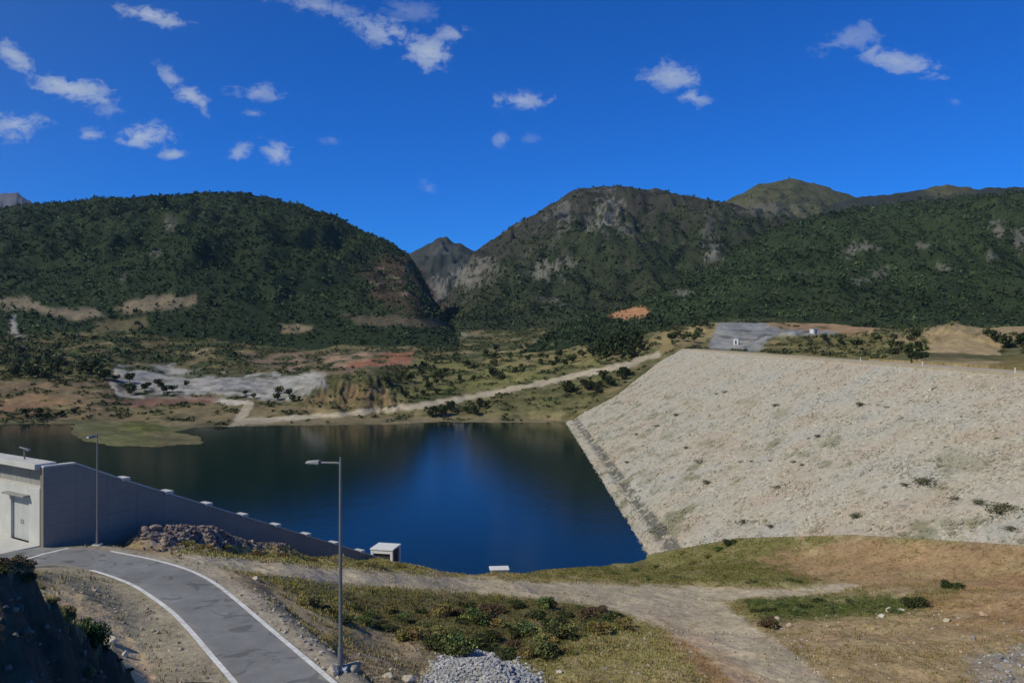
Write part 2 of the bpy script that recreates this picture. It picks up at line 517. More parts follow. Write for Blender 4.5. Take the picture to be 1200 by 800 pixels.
def hills(x, y, base):
    px = 600 + F * x / y
    z = base.copy(); which = np.zeros(x.shape, int); S_ = np.zeros(x.shape)
    n1 = fbm(x / 210, y / 210, 5, .52); n2 = fbm(x / 45 + 9, y / 45, 4, .55)
    gul = np.abs(fbm(x / 150 + 3, y / 210 + 5, 4, .55))
    for i, (k, (sky_, yrs, yf, ex)) in enumerate(HILLS.items()):
        a = np.array(sky_, float); b = np.array(yrs, float)
        yr = np.interp(px, b[:, 0], b[:, 1])
        zr = CZ + (HY - np.interp(px, a[:, 0], a[:, 1])) / F * yr
        t = (y - yf) / (yr - yf)
        S = np.clip(t, 0, 1) ** ex
        h = base + (zr - base) * S
        mid = S * (1 - S) * 4
        big = np.maximum(zr - base, 0) / 230
        amp = {'L': 1.0, 'A': 1.0, 'D': 1.0, 'G': 1.1, 'M': .5}.get(k, .5)
        h = h + amp * mid * big * (n1 * 42 - (gul - .25) * 66) + np.clip(t * 3, 0, 1) * big * n2 * 7 * amp
        h = np.where(t > 1, zr - (y - yr) * .5 + n2 * 4 * big, h)
        h = np.where(t < 0, -1e3, h)
        up = h > z
        z = np.where(up, h, z); which = np.where(up, i + 1, which); S_ = np.where(up, S, S_)
    return z, which, S_


CREST = np.array([(-12.6, 10), (-12.8, 20), (-13.0, 21.5), (-13.75, 24), (-13.9, 25.5), (-13.95, 28.5), (-14.1, 30.5), (-14.8, 33.5)])


def terrain(x, y):
    z = rbf(x, y)
    far = sstep(250, 420, y)
    z = z + (fbm(x / 9, y / 9, 4) * .55 + fbm(x / 2.4, y / 2.4, 3) * .13) * (1 - far) * sstep(8, 20, y) + fbm(x / 45, y / 45, 4) * 2.6 * far + fbm(x / 14, y / 14, 3) * .9 * far
    pxx = 600 + F * x / y
    cut = sstep(345, 365, pxx) * sstep(490, 465, pxx) * sstep(402, 412, y) * sstep(445, 428, y)
    z = z - cut * (np.abs(fbm(x / 11, y / 22, 5, .6)) * 6 - 1.2)
    mnd = np.hypot((x - 186) / 26, (y - 330) / 24); z = z + 4.5 * np.exp(-mnd ** 2 * 1.4) + sstep(300, 330, y) * sstep(110, 150, x) * (np.abs(fbm(x / 18, y / 18, 4)) - .15) * 6 * sstep(640, 520, y) * sstep(420, 380, np.hypot(x - 190, y - 330) * 3)
    # rubble bank piled against the wall
    a = np.array([wall_k(.25)[0] + 2.3, wall_k(.25)[1] - 1.6]); b = np.array([wall_k(5.4)[0] + 1.8, wall_k(5.4)[1] - 1.4])
    e = b - a; L2 = e @ e
    t = ((x - a[0]) * e[0] + (y - a[1]) * e[1]) / L2
    d = np.hypot(x - a[0] - np.clip(t, 0, 1) * e[0], y - a[1] - np.clip(t, 0, 1) * e[1])
    hh = np.interp(t, [0, .1, .35, 1], [1.6, 1.85, 1.75, .7])
    z = z + hh * sstep(3.0, .6, d + fbm(x / 2, y / 2, 3) * .6) * (y < 120)
    # the intake ramp cuts down behind the wall, the ground stays below its slab
    # gravel heap
    g = P(565, 790, 46.5)
    dg = np.hypot((x - g[0]) / 3.6, (y - g[1]) / 3.0)
    z = z + 1.3 * np.clip(1 - dg, 0, 1) ** .8 * (y < 70)
    # steep cut bank close to the camera on the left
    xc = np.interp(y, CREST[:, 1], CREST[:, 0]) + fbm(y / 2.0, x * 0 + 3, 4, .65) * .9
    drop = np.maximum(x - xc, 0)
    face = z - 2.1 * drop - (fbm(x / 2, y / 2, 3) * .8 + fbm(x / .6, y / .6, 3) * .3) * np.clip(drop, 0, 1)
    nearb = (y < 33.5) & (x > xc) & (x < 30)
    zr = road_z(np.clip(y, 20, 70))
    k = sstep(33.5, 31.5, y)
    z = np.where(nearb, z * (1 - k) + np.maximum(face, np.minimum(z, zr - .3)) * k, z)
    # the asphalt lies on a levelled bed
    m = (y < 130) & (y > 12) & (x < 40) & (x > -110)
    sdr = np.full(x.shape, -1e3); sdr[m] = poly_sd(x[m], y[m], ROADPOLY)
    w = sstep(-4.0, -.6, sdr)
    w = np.where((y < 33) & (x < xc + 3.2), 0, w)
    z = z * (1 - w) + (road_z(y) - .10) * w
    # hills
    zh, which, S = hills(x, y, z)
    z = zh
    # dam footprint
    m = (x > -20) & (x < 160) & (y > 40) & (y < 480)
    sdd = np.full(x.shape, -1e3); sdd[m] = poly_sd(x[m], y[m], DAMPOLY)
    dh = dam_h(x)
    w = sstep(-22, 0, sdd)
    outside = z * (1 - w) + (dh + .12 + .6 * sstep(-8, -1, sdd) * (dh < 31)) * w
    z = np.where(sdd > 0, np.where(dh < 31, dh + .72 - 1.1 * np.minimum(sdd, 4), np.minimum(z, dh + .1 - 1.1 * np.minimum(sdd, 4))), np.where(sdd > -22, outside, z))
    # lake basin
    m = (y > 80) & (y < 420) & (x < 70)
    sdl = np.full(x.shape, -1e3); sdl[m] = poly_sd(x[m] + fbm(x[m] / 9, y[m] / 9, 3) * 2.0, y[m] + fbm(x[m] / 9 + 40, y[m] / 9, 3) * 3.0, LAKE)
    inl = sdl > 0
    z = np.where(inl & ~(sdd > 0), np.minimum(z, -.25 * np.minimum(sdl, 40) - .05), z)
    z = np.where(~inl & (sdl > -60) & ~(sdd > 0), np.maximum(z, np.minimum(.12 - .03 * sdl, .5)), z)
    return np.maximum(z, -12.0), which, S, sdr, sdd, sdl


us = np.concatenate([np.linspace(-1.5, -.72, 50)[:-1], np.linspace(-.72, .72, 760), np.linspace(.72, 1.5, 50)[1:]])
ys = np.concatenate([np.geomspace(6, 18, 24)[:-1], np.geomspace(18, 34, 90)[:-1], np.geomspace(34, 150, 330)[:-1], np.geomspace(150, 280, 60)[:-1], np.geomspace(280, 370, 110)[:-1], np.geomspace(370, 760, 210)[:-1], np.geomspace(760, 1800, 190)[:-1], np.geomspace(1800, 3000, 110)[:-1], np.geomspace(3000, 6500, 40)])
UU, YY = np.meshgrid(us, ys)
XX = UU * YY
ZZ, HW, HS, SDR, SDD, SDL = terrain(XX, YY)
PX = 600 + F * UU
PY = HY - (ZZ - CZ) / YY * F
NR, NC = XX.shape

# ------------------------------------------------------------------ terrain base colours (soil, rock and plant cover, with some light, shade and haze painted on the hills)
COL = np.zeros((NR, NC, 3)); GW = np.zeros((NR, NC)); FW = np.zeros((NR, NC)); ZN = np.zeros((NR, NC), int)
na = fbm(XX / 6, YY / 6, 4); nb = fbm(XX / 1.7, YY / 1.7, 3); nc_ = fbm(XX / 60, YY / 60, 4); nd = fbm(XX / 22 + 7, YY / 22, 4)
nscr = fbm(PX / 16, PY / 7, 4)


def lay(w, col):
    global COL
    COL = COL * (1 - w[..., None]) + np.array(col) * w[..., None]


near = YY < 250; farr = ~near
EARTH = (.34, .262, .150); OLIVE = (.245, .212, .082); TRACK = (.45, .372, .25); TAN = (.345, .252, .145); RED = (.335, .2, .108)
lay(np.ones_like(XX), EARTH)
gmix = sstep(-.25, .3, na + nb * .5)
lay(gmix * near * .75, OLIVE)
GW = gmix * near * .8


def zone(poly, col, soft=4, namp=6, w=1.0, where=None, g=None, f=None, zn=None):
    """soil zone outlined as a patch of ground"""
    global GW, FW
    s = poly_sd(PX, PY, poly) + nscr * namp
    m = sstep(-soft, soft, s) * w
    if where is not None: m = m * where
    lay(m, col)
    if g is not None: GW = GW * (1 - m) + g * m
    if f is not None: FW = FW * (1 - m) + f * m
    if zn is not None: ZN[(m > .5)] = zn
    return m


zone([(200, 655), (210, 630), (480, 640), (520, 668), (420, 668), (300, 657)], (.29, .25, .10), 4, 5, .9, near, .8)
zone([(300, 672), (420, 686), (600, 697), (740, 715), (740, 770), (640, 790), (400, 730)], (.23, .205, .075), 8, 10, .9, near, 1)
zone([(400, 700), (480, 695), (700, 705), (735, 740), (690, 775), (560, 765), (450, 745)], (.13, .115, .055), 8, 12, .75, near, .8)
zone([(640, 800), (660, 755), (740, 725), (800, 745), (860, 800), (860, 850), (640, 850)], (.34, .285, .13), 8, 8, .85, near, .7)
zone([(620, 672), (700, 655), (780, 640), (870, 628), (1000, 628), (930, 650), (960, 690), (760, 684)], (.17, .165, .055), 5, 8, .9, near, .8)
zone([(880, 655), (1000, 634), (1300, 640), (1300, 690), (1000, 690), (960, 680)], (.31, .208, .112), 6, 14, .85, near, .15)
zone([(865, 700), (920, 695), (1060, 698), (1130, 685), (1120, 702), (1060, 722), (900, 730)], (.115, .135, .045), 5, 6, .95, near, 1)
zone([(900, 735), (1080, 720), (1300, 690), (1300, 850), (1000, 850)], TAN, 10, 14, .8, near, .2)
zone([(1060, 700), (1300, 655), (1300, 735), (1120, 738)], RED, 8, 12, .6, near, .1)
zone([(1130, 770), (1300, 740), (1300, 850), (1150, 850)], (.26, .25, .24), 8, 12, .5, near, .05)
zone([(420, 735), (480, 740), (540, 765), (500, 850), (380, 850), (395, 790)], (.27, .215, .145), 6, 8, .8, near, .25)
tr = zone([(205, 648), (300, 657), (400, 669), (480, 673), (600, 680), (700, 684), (800, 687), (900, 690), (990, 684), (1010, 688), (940, 698), (880, 700), (848, 705), (866, 722), (930, 765), (1010, 830), (1040, 860), (890, 860), (860, 800), (820, 760), (760, 728), (700, 709), (600, 698), (500, 690), (400, 683), (300, 671), (235, 662)],
          TRACK, 3, 4, .95, near * (SDR < -.3), .03, zn=2)
zone([(760, 716), (830, 745), (900, 800), (900, 850), (850, 850), (820, 790)], (.34, .195, .105), 8, 10, .75, near, .05)
zone([(225, 652), (480, 672), (700, 690), (800, 700), (850, 740), (700, 695), (480, 680)], (.40, .345, .25), 4, 5, .6, near)
lay(sstep(.1, .5, fbm(XX / 3, YY / 5, 4)) * near * .35, (.17, .125, .07)); lay(sstep(.15, .55, fbm(XX / 4 + 50, YY / 6, 4)) * near * .4, (.36, .285, .17))
zone([(496, 800), (515, 772), (545, 757), (590, 768), (632, 795), (640, 860), (480, 860)], (.27, .27, .265), 4, 6, .85, near, .0)
lay(tr * .65 * sstep(900, 700, PY), (.47, .405, .295))
# road verges: trodden grey grit
v = sstep(-2.6, -.9, SDR + na * 1.2) * near * (SDR < 1)
lay(v * .8, (.31, .28, .23)); GW = GW * (1 - v * .85)
zone([(40, 668), (120, 672), (170, 695), (230, 760), (260, 830), (170, 830), (110, 745)], (.30, .265, .19), 6, 6, .9, near, .06)
zone([(40, 688), (70, 688), (110, 706), (142, 732), (168, 765), (184, 800), (190, 835), (165, 835), (140, 775), (100, 735)], (.60, .44, .25), 3, 5, .92, near, .0)
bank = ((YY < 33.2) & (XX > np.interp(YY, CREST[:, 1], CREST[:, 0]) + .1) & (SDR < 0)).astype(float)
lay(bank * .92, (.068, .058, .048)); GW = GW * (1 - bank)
# rubble bank soil
zone([(150, 630), (165, 598), (225, 597), (335, 628), (330, 640), (250, 640), (200, 645)], (.29, .235, .20), 3, 4, .9, near, .1)

nrk = fbm(XX / 9 + 11, ZZ / 7, 4, .6)
# far shore
lay(farr * 1.0, (.115, .112, .052))
lay(farr * sstep(-.1, .45, nd + nc_ * .4), (.185, .15, .078))
lay(farr * sstep(0.0, .4, nc_ - nd * .6) * .8, (.075, .09, .035))
bench = (YY > 280) & (YY < 850)
zone([(-80, 440), (130, 440), (140, 478), (90, 492), (-80, 494)], (.26, .185, .115), 3, 7, .85, bench)
zone([(-80, 425), (130, 425), (130, 444), (-80, 446)], (.15, .15, .06), 3, 7, .85, bench)
zone([(-80, 468), (50, 462), (80, 470), (60, 482), (-80, 487)], (.32, .20, .115), 3, 7, .8, bench)
zone([(140, 470), (250, 463), (260, 470), (160, 478)], (.21, .125, .095), 2, 4, .9, bench)
zone([(135, 428), (200, 428), (260, 442), (380, 436), (385, 458), (330, 470), (250, 462), (170, 462), (140, 450)], (.33, .325, .31), 3, 7, .95, bench)
zone([(285, 415), (370, 412), (480, 410), (486, 426), (400, 436), (300, 432)], (.24, .165, .13), 3, 6, .85, bench)
zone([(372, 420), (430, 416), (484, 412), (482, 427), (400, 432)], (.28, .145, .095), 2, 7, .85, bench)
zone([(355, 452), (380, 444), (450, 448), (462, 478), (360, 482)], (.27, .19, .10), 3, 10, .85, bench)
zone([(350, 452), (400, 442), (470, 446), (468, 455), (400, 452), (362, 462)], (.08, .085, .036), 3, 9, .8, bench)
zone([(90, 488), (140, 480), (260, 474), (480, 478), (660, 484), (655, 497), (470, 497), (230, 500), (110, 502)], (.27, .215, .12), 3, 6, .8, bench)
zone([(85, 500), (140, 494), (210, 500), (240, 518), (140, 524), (100, 518)], (.15, .17, .05), 2, 3, .95, bench)
zone([(170, 508), (242, 506), (242, 520), (180, 519)], (.24, .20, .095), 3, 7, .7, bench)
zone([(86, 500), (130, 494), (160, 500), (120, 507)], (.085, .105, .03), 3, 7, .7, bench)
zone([(480, 425), (540, 420), (660, 405), (740, 405), (700, 432), (560, 458), (470, 466)], (.165, .165, .06), 4, 8, .85, bench)
zone([(560, 420), (620, 408), (690, 402), (690, 420), (600, 430)], (.25, .205, .095), 3, 12, .75, bench)
zone([(420, 488), (480, 478), (560, 468), (700, 440), (740, 430), (700, 465), (640, 486)], (.12, .115, .05), 4, 8, .7, bench)
zone([(750, 405), (790, 385), (850, 368), (870, 375), (840, 395), (780, 412)], (.27, .215, .105), 3, 7, .85, bench)
zone([(830, 410), (835, 390), (845, 374), (900, 372), (915, 385), (985, 384), (985, 392), (905, 394), (890, 411)], (.235, .24, .25), 2, 3, .95, bench)
zone([(895, 375), (930, 366), (980, 370), (1030, 386), (1000, 392), (920, 386)], (.30, .20, .115), 3, 6, .85, bench)
zone([(900, 412), (920, 396), (1000, 392), (1080, 396), (1080, 424), (1000, 420)], (.13, .12, .05), 4, 7, .85, bench)
zone([(1075, 428), (1085, 405), (1110, 392), (1180, 392), (1170, 418), (1140, 436)], (.30, .235, .12), 3, 6, .9, bench)
zone([(1060, 395), (1110, 380), (1200, 372), (1290, 378), (1290, 388), (1120, 396)], (.24, .18, .09), 3, 8, .7, bench)
zone([(1150, 436), (1180, 415), (1300, 412), (1300, 450)], (.16, .13, .05), 4, 8, .8, (YY > 170) & (YY < 850))
ft = zone([(268, 500), (285, 474), (290, 468), (300, 470), (288, 490), (400, 483), (480, 473), (560, 461), (640, 445), (700, 431), (745, 420), (772, 411), (774, 417), (745, 428), (700, 438), (640, 451), (560, 467), (480, 480), (400, 488), (290, 497)],
          (.43, .375, .28), 1.8, 3.0, 1.0, bench, zn=3)
zone([(135, 430), (150, 432), (140, 448), (150, 462), (260, 466), (290, 470), (280, 476), (240, 468), (140, 466), (128, 450)], (.47, .44, .38), 2, 3, .9, bench, zn=3)
zone([(490, 404), (540, 390), (560, 392), (510, 408)], (.27, .24, .17), 2, 3, .8, bench)
for poly in [[(290, 450), (350, 443), (352, 447), (300, 455)], [(170, 463), (215, 460), (215, 466), (172, 468)], [(125, 440), (150, 436), (165, 450), (140, 458)], [(355, 455), (372, 446), (376, 462), (360, 470)], [(20, 490), (88, 477), (92, 486), (40, 494)]]:
    zone(poly, (.07, .065, .045), 2, 4, .8, bench)
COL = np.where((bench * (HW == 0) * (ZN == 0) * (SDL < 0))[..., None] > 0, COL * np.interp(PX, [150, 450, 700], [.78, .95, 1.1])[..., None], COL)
lay(bench * (HW == 0) * (ZN == 0) * sstep(.0, .35, fbm(PX / 45 + 8, PY / 7, 4)) * (PX < 760) * .6, (.062, .074, .03))
bs = fbm(PX / 30, PY / 5 + 3, 4); bsc = bench * (HW == 0) * (SDL < -2) * (ZN == 0)
lay(bsc * sstep(.12, .4, bs) * .6, (.055, .06, .028)); lay(bsc * sstep(.15, .5, -bs) * .4, (.27, .22, .13))
zone([(395, 421), (430, 416), (484, 412), (482, 425), (410, 430)], (.30, .14, .085), 2, 6, .85, bench)
zone([(375, 423), (425, 415), (440, 418), (400, 430)], (.36, .27, .19), 2, 6, .7, bench)
zone([(140, 470), (250, 463), (258, 469), (160, 477)], (.22, .125, .095), 2, 4, .8, bench)
zone([(135, 430), (200, 430), (255, 443), (378, 438), (380, 452), (330, 464), (250, 460), (170, 458), (142, 448)], (.36, .355, .34), 3, 12, .7, bench)
qz = sstep(-3, 3, poly_sd(PX, PY, [(135, 428), (200, 428), (260, 442), (380, 436), (385, 458), (330, 470), (250, 462), (170, 462), (140, 450)])) * bench
lay(qz * sstep(.05, .35, fbm(PX / 18 + 5, PY / 3.5, 4)) * .6, (.16, .145, .12)); lay(qz * sstep(.1, .4, -fbm(PX / 18 + 5, PY / 3.5, 4)) * .5, (.46, .45, .42))
zone([(1078, 428), (1090, 406), (1115, 394), (1180, 392), (1172, 416), (1142, 436)], (.38, .295, .17), 3, 7, .85, bench)
zone([(1040, 398), (1100, 383), (1200, 374), (1290, 380), (1290, 386), (1120, 394), (1060, 402)], (.34, .26, .155), 2, 8, .7, bench)
zone([(895, 377), (930, 368), (985, 372), (1035, 388), (1000, 392), (920, 386)], (.34, .225, .13), 2, 6, .75, bench)
# hills
HC = (HW > 0) & (YY > 560)
lay(HC * 1.0, (.028, .044, .022))
lay(HC * sstep(-.1, .4, nc_), (.040, .058, .026))
lay(HC * sstep(.1, .5, nd - nc_ * .5) * .8, (.060, .064, .034))
lay(HC * sstep(.16, .42, fbm(XX / 70 + 31, YY / 45, 4)) * .7, (.070, .080, .038)); lay(HC * sstep(.1, .45, -fbm(XX / 70 + 31, YY / 45, 4)) * .6, (.018, .029, .016))
forest = HC * (YY < 1750) * 1.0 + HC * ((HW == 4) | (HW == 5)) * (YY >= 1750) * (YY < 2350) * .55 * sstep(.98, .6, HS + nd * .3)
iA = (HW == 2); iB = (HW == 4) | (HW == 5); iG = (HW == 3); iM = (HW == 7)
rk = sstep(.35, .85, HS + nd * .5 - (PX - 700) * .0006)
lay(iA * .6, (.034, .040, .027)); lay(iA * rk * .85, (.050, .047, .042)); lay((HW == 6) * .8, (.030, .046, .021)); lay((HW == 1) * .7, (.022, .036, .019)); forest = forest * (1 - iA * rk * .75)  # right mountain darkened, the shade it faces is painted into its colour
lay(iA * rk * sstep(.18, .45, fbm(XX / 34, YY / 80, 5, .6)) * .4, (.14, .135, .125))
lay(iG * .95, (.040, .046, .046)); lay(iG * sstep(.05, .4, fbm(XX / 60, YY / 200, 4)) * .6, (.10, .10, .10)); lay(iM * 1.0, (.12, .12, .15))  # the last tint paints haze into the far left mountain
lay(iB * .95, (.036, .044, .034)); lay(iB * sstep(-.05, .3, fbm(PX / 7, PY / 5, 4)) * .5, (.07, .065, .045)); lay((HW == 4) * sstep(.45, .8, HS + nd * .5) * .8, (.092, .092, .046)); lay((HW == 5) * .7, (.030, .034, .036)); lay((HW == 5) * sstep(16, 6, np.hypot((PX - 1112) / 2.6, (PY - 220))) * .8, (.10, .095, .045))  # the last blob paints a sunlit patch on the rear peak
lay(iB * sstep(.1, .4, fbm(XX / 40, YY / 40, 4)) * .5, (.04, .05, .028))
for (a, b, rx, ry, c) in [(715, 250, 12, 16, .24), (697, 262, 10, 7, .22), (660, 252, 8, 14, .17), (640, 317, 14, 9, .22), (665, 308, 8, 6, .18), (836, 296, 8, 9, .26), (570, 312, 10, 9, .20), (552, 318, 12, 8, .22),
                          (540, 328, 14, 9, .22), (512, 340, 10, 12, .24), (560, 328, 14, 5, .18), (733, 268, 8, 8, .15), (800, 345, 10, 6, .16), (645, 352, 9, 5, .15), (200, 265, 6, 5, .15), (182, 296, 5, 4, .18), (144, 325, 4, 4, .14),
                          (1012, 290, 14, 4, .18), (995, 296, 9, 5, .18), (1083, 289, 7, 3, .17), (1107, 313, 6, 4, .17), (1030, 318, 10, 4, .15), (1010, 328, 9, 4, .14), (1170, 268, 9, 8, .2), (1195, 280, 8, 10, .2), (1163, 300, 5, 6, .15),
                          (830, 262, 6, 14, .15), (900, 245, 30, 7, .13), (945, 320, 8, 3, .12)]:
    d = np.hypot((PX - a) / rx * .8, (PY - b) / ry * .8) + nscr * .7 + nrk * 1.3
    w = sstep(1.0, .6, d) * HC
    lay(w * .62, (c * .9, c * .87, c * .79)); forest = forest * (1 - w * .75)
# red brown cut above the gorge mouth
w = zone([(425, 312), (450, 300), (480, 300), (505, 330), (520, 365), (480, 372), (440, 350)], (.075, .052, .040), 6, 16, .75, HC)
forest *= 1 - w * .35
for (a, b, rx, ry) in [(446, 317, 6, 5), (478, 316, 8, 7), (463, 326, 12, 4), (474, 343, 6, 4), (440, 330, 7, 4), (460, 337, 10, 2.5)]:
    d = np.hypot((PX - a) / rx, (PY - b) / ry) + nscr * .8
    lay(sstep(1.3, .4, d) * HC * .8, (.17, .125, .105))
for poly, c in [([(-80, 352), (30, 348), (60, 362), (115, 362), (125, 372), (80, 374), (40, 364), (-80, 358)], (.19, .16, .115)),
                ([(130, 362), (160, 350), (190, 345), (228, 348), (232, 356), (190, 364), (150, 366)], (.20, .165, .115)),
                ([(10, 372), (18, 370), (20, 388), (30, 398), (24, 400), (14, 392)], (.30, .29, .27)),
                ([(330, 380), (365, 380), (368, 390), (330, 390)], (.22, .18, .11)), ([(110, 378), (170, 372), (175, 384), (110, 392)], (.12, .105, .06)),
                ([(712, 372), (726, 363), (748, 358), (764, 362), (758, 372), (735, 376)], (.46, .235, .125)),
                ([(400, 370), (470, 370), (525, 376), (525, 384), (420, 380)], (.10, .085, .06)), ([(225, 412), (256, 408), (256, 416), (225, 418)], (.26, .22, .13))]:
    w = zone(poly, c, 2.5, 4, .9, YY > 540)
    forest *= 1 - w
low = (YY > 520) & (YY < 900) & (HW == 0)
lay(low * sstep(.15, -.35, nd) * .8, (.05, .066, .03)); lay(low * (PY < 378) * (PX > 640) * .9, (.042, .06, .028))
forest = np.maximum(forest, low * .7 * sstep(.25, -.2, nd + .5 * nc_) * ((PX < 540) | (PX > 930) | (PY < 384)) * (YY > 520))
for poly in [[(285, 405), (490, 405), (490, 430), (285, 436)], [(130, 424), (390, 424), (390, 470), (130, 470)], [(835, 375), (905, 372), (990, 377), (1030, 395), (832, 412)]]:
    forest = forest * (poly_sd(PX, PY, poly) < 0)
# the ledge of the waterline, damp
lay(sstep(1.2, .0, ZZ) * farr * (SDL > -20) * .4, (.16, .145, .10))
COL = np.clip(COL, .01, .7)


def bil(arr, u, y):
    """value of a grid array at (u, y)"""
    i = np.clip(np.searchsorted(ys, y) - 1, 0, NR - 2); j = np.clip(np.searchsorted(us, u) - 1, 0, NC - 2)
    a = (y - ys[i]) / (ys[i + 1] - ys[i]); b = (u - us[j]) / (us[j + 1] - us[j])
    if arr.ndim == 3: a = a[..., None]; b = b[..., None]
    return (arr[i, j] * (1 - b) + arr[i, j + 1] * b) * (1 - a) + (arr[i + 1, j] * (1 - b) + arr[i + 1, j + 1] * b) * a


def gz(x, y):
    x = np.asarray(x, float); y = np.asarray(y, float)
    return bil(ZZ, x / y, y)


idx = np.arange(NR * NC).reshape(NR, NC)
quads = np.stack([idx[:-1, :-1], idx[:-1, 1:], idx[1:, 1:], idx[1:, :-1]], -1)
fz = ZN[:-1, :-1].copy()
fY = YY[:-1, :-1]
fh = (HW[:-1, :-1] > 0) & (fY > 560)
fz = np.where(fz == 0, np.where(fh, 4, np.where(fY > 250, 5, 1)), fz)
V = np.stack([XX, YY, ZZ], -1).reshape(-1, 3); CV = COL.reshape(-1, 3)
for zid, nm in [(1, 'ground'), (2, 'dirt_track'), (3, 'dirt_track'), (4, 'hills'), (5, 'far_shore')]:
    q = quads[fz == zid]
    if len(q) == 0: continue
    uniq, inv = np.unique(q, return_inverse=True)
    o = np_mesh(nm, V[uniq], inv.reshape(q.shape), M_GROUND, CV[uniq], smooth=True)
    tag(o, kind='structure')

# lake
lk = np.array([(-900, 84, 0), (62, 84, 0), (62, 405, 0), (-900, 405, 0)])
tag(np_mesh('lake', lk, [(0, 1, 2, 3)], M_WATER), kind='structure')

# ------------------------------------------------------------------ asphalt road and its white edge lines
def resample(p, n):
    d = np.append(0, np.cumsum(np.linalg.norm(np.diff(p, axis=0), axis=1)))
    # smooth a little first
    t = np.linspace(0, d[-1], n)
    out = np.stack([np.interp(t, d, p[:, i]) for i in range(p.shape[1])], -1)
    for _ in range(6):
        out[1:-1] = .5 * out[1:-1] + .25 * (out[:-2] + out[2:])
    return out


ri = resample(rin, 90); ro = resample(rout, 90)
cols = 7
rv = np.concatenate([ri * (1 - c / (cols - 1)) + ro * (c / (cols - 1)) for c in range(cols)])
rv[:, 2] = road_z(rv[:, 1])
rf = [(c * 90 + i, (c + 1) * 90 + i, (c + 1) * 90 + i + 1, c * 90 + i + 1) for c in range(cols - 1) for i in range(89)]
# kerb-high edges down to the bed
b0 = len(rv)
rv = np.concatenate([rv, ri - (0, 0, .25), ro - (0, 0, .25)])
rf += [(i, i + 1, b0 + i + 1, b0 + i) for i in range(89)] + [((cols - 1) * 90 + i + 1, (cols - 1) * 90 + i, b0 + 90 + i, b0 + 90 + i + 1) for i in range(89)]
edge_ = np.concatenate([np.repeat([.85, .05, .0, .12, .0, .05, .85], 90), np.ones(180)])
tag(np_mesh('road', rv, rf, M_ASPH, np.repeat(edge_[:, None], 3, 1)), kind='structure')


def strip(name, pts, w):
    pts = resample(pts, 120)
    d = np.gradient(pts[:, :2], axis=0); d /= np.linalg.norm(d, axis=1)[:, None]
    nrm = np.stack([-d[:, 1], d[:, 0]], -1) * w / 2
    a = pts.copy(); b = pts.copy(); a[:, :2] += nrm; b[:, :2] -= nrm
    a[:, 2] = road_z(a[:, 1]) + .006; b[:, 2] = road_z(b[:, 1]) + .006
    n = len(pts)
    o = np_mesh(name, np.concatenate([a, b]), [(i, i + 1, n + i + 1, n + i) for i in range(n - 1)], M_PAINT)
    return tag(o, kind='structure')


def inset(p, q, d):
    """move edge p by d metres towards q"""
    qq = resample(q, len(p)); pp = resample(p, len(p))
    e = qq - pp; e /= np.linalg.norm(e[:, :2], axis=1)[:, None]
    return pp + e * d


strip('road_line', inset(ri, ro, .18)[24:], .25)
strip('road_line', inset(ro, ri, .18)[32:], .25)
strip('road_line', np.array([road_P(24, 657), road_P(50, 649), road_P(80, 642)]), .28)

# ------------------------------------------------------------------ embankment dam
dam = empty('embankment_dam', (DAM_TOE, 250, 0))
tag(dam, 'long pale rock-faced embankment dam sloping down into the blue lake', 'dam')
dy = np.concatenate([np.geomspace(50, 150, 150)[:-1], np.linspace(150, 440, 260)]); dx = np.linspace(10, 91, 190)
DX, DY = np.meshgrid(dx, dy)
dn = fbm(DX / 6, DY / 6, 4) * .25 + fbm(DX / 1.6, DY / 1.6, 3) * .16
berm = sstep(27.0, 28.3, DX) * sstep(31.5, 30.2, DX)
DZ = (DX - DAM_TOE) / 2 + dn * sstep(91, 89, DX) - berm * .55
sdm = poly_sd(DX, DY, DAMPOLY)


def dam_col(x, y):
    n0 = fbm(x / 20, y / 20, 4); n1 = fbm(x / 7 + 5, y / 7, 4); n2 = fbm(x / 2.2, y / 2.2, 3); n3 = fbm(x / 9 + 31, y / 14 + 2, 4)
    c = np.ones(x.shape + (3,)) * np.array((.44, .408, .335))
    def mx(w, col): return c * (1 - w[..., None]) + np.array(col) * w[..., None]
    c = mx(sstep(0, .45, n0) * .8, (.41, .40, .355))
    c = mx(sstep(.05, .5, n1) * .7, (.45, .405, .315))
    c = mx(sstep(.05, .45, n1 * .5 - n0) * .5, (.41, .335, .26))
    c = mx(sstep(.28, .5, n3 + n2 * .25) * .85 * sstep(85, 50, x), (.21, .205, .125))
    c = mx(sstep(.30, .5, n2) * .4, (.24, .235, .21))
    c = mx(sstep(.0, .4, fbm(x / 4 + 9, y / 9, 4)) * sstep(120, 230, y) * sstep(75, 45, x) * .6, (.25, .24, .165))
    b = sstep(27.9, 28.4, x + n2 * .4) * sstep(30.7, 30.2, x + n2 * .4)
    c = mx(b * sstep(-.4, -.05, n2 + n1) * .85, (.12, .12, .105))
    c = mx(sstep(25.5, 24.7, x) * .6, (.2, .19, .16))
    return np.clip(c, .05, .6)


dq = np.arange(DX.size).reshape(DX.shape)
dq = np.stack([dq[:-1, :-1], dq[:-1, 1:], dq[1:, 1:], dq[1:, :-1]], -1)[sdm[:-1, :-1] > -1.6]
un, inv = np.unique(dq, return_inverse=True)
dv = np.stack([DX, DY, DZ], -1).reshape(-1, 3) - np.array(dam.location)
face_ = np_mesh('rock_face', dv[un], inv.reshape(dq.shape), M_ROCK, dam_col(DX, DY).reshape(-1, 3)[un], smooth=True, parent=dam)

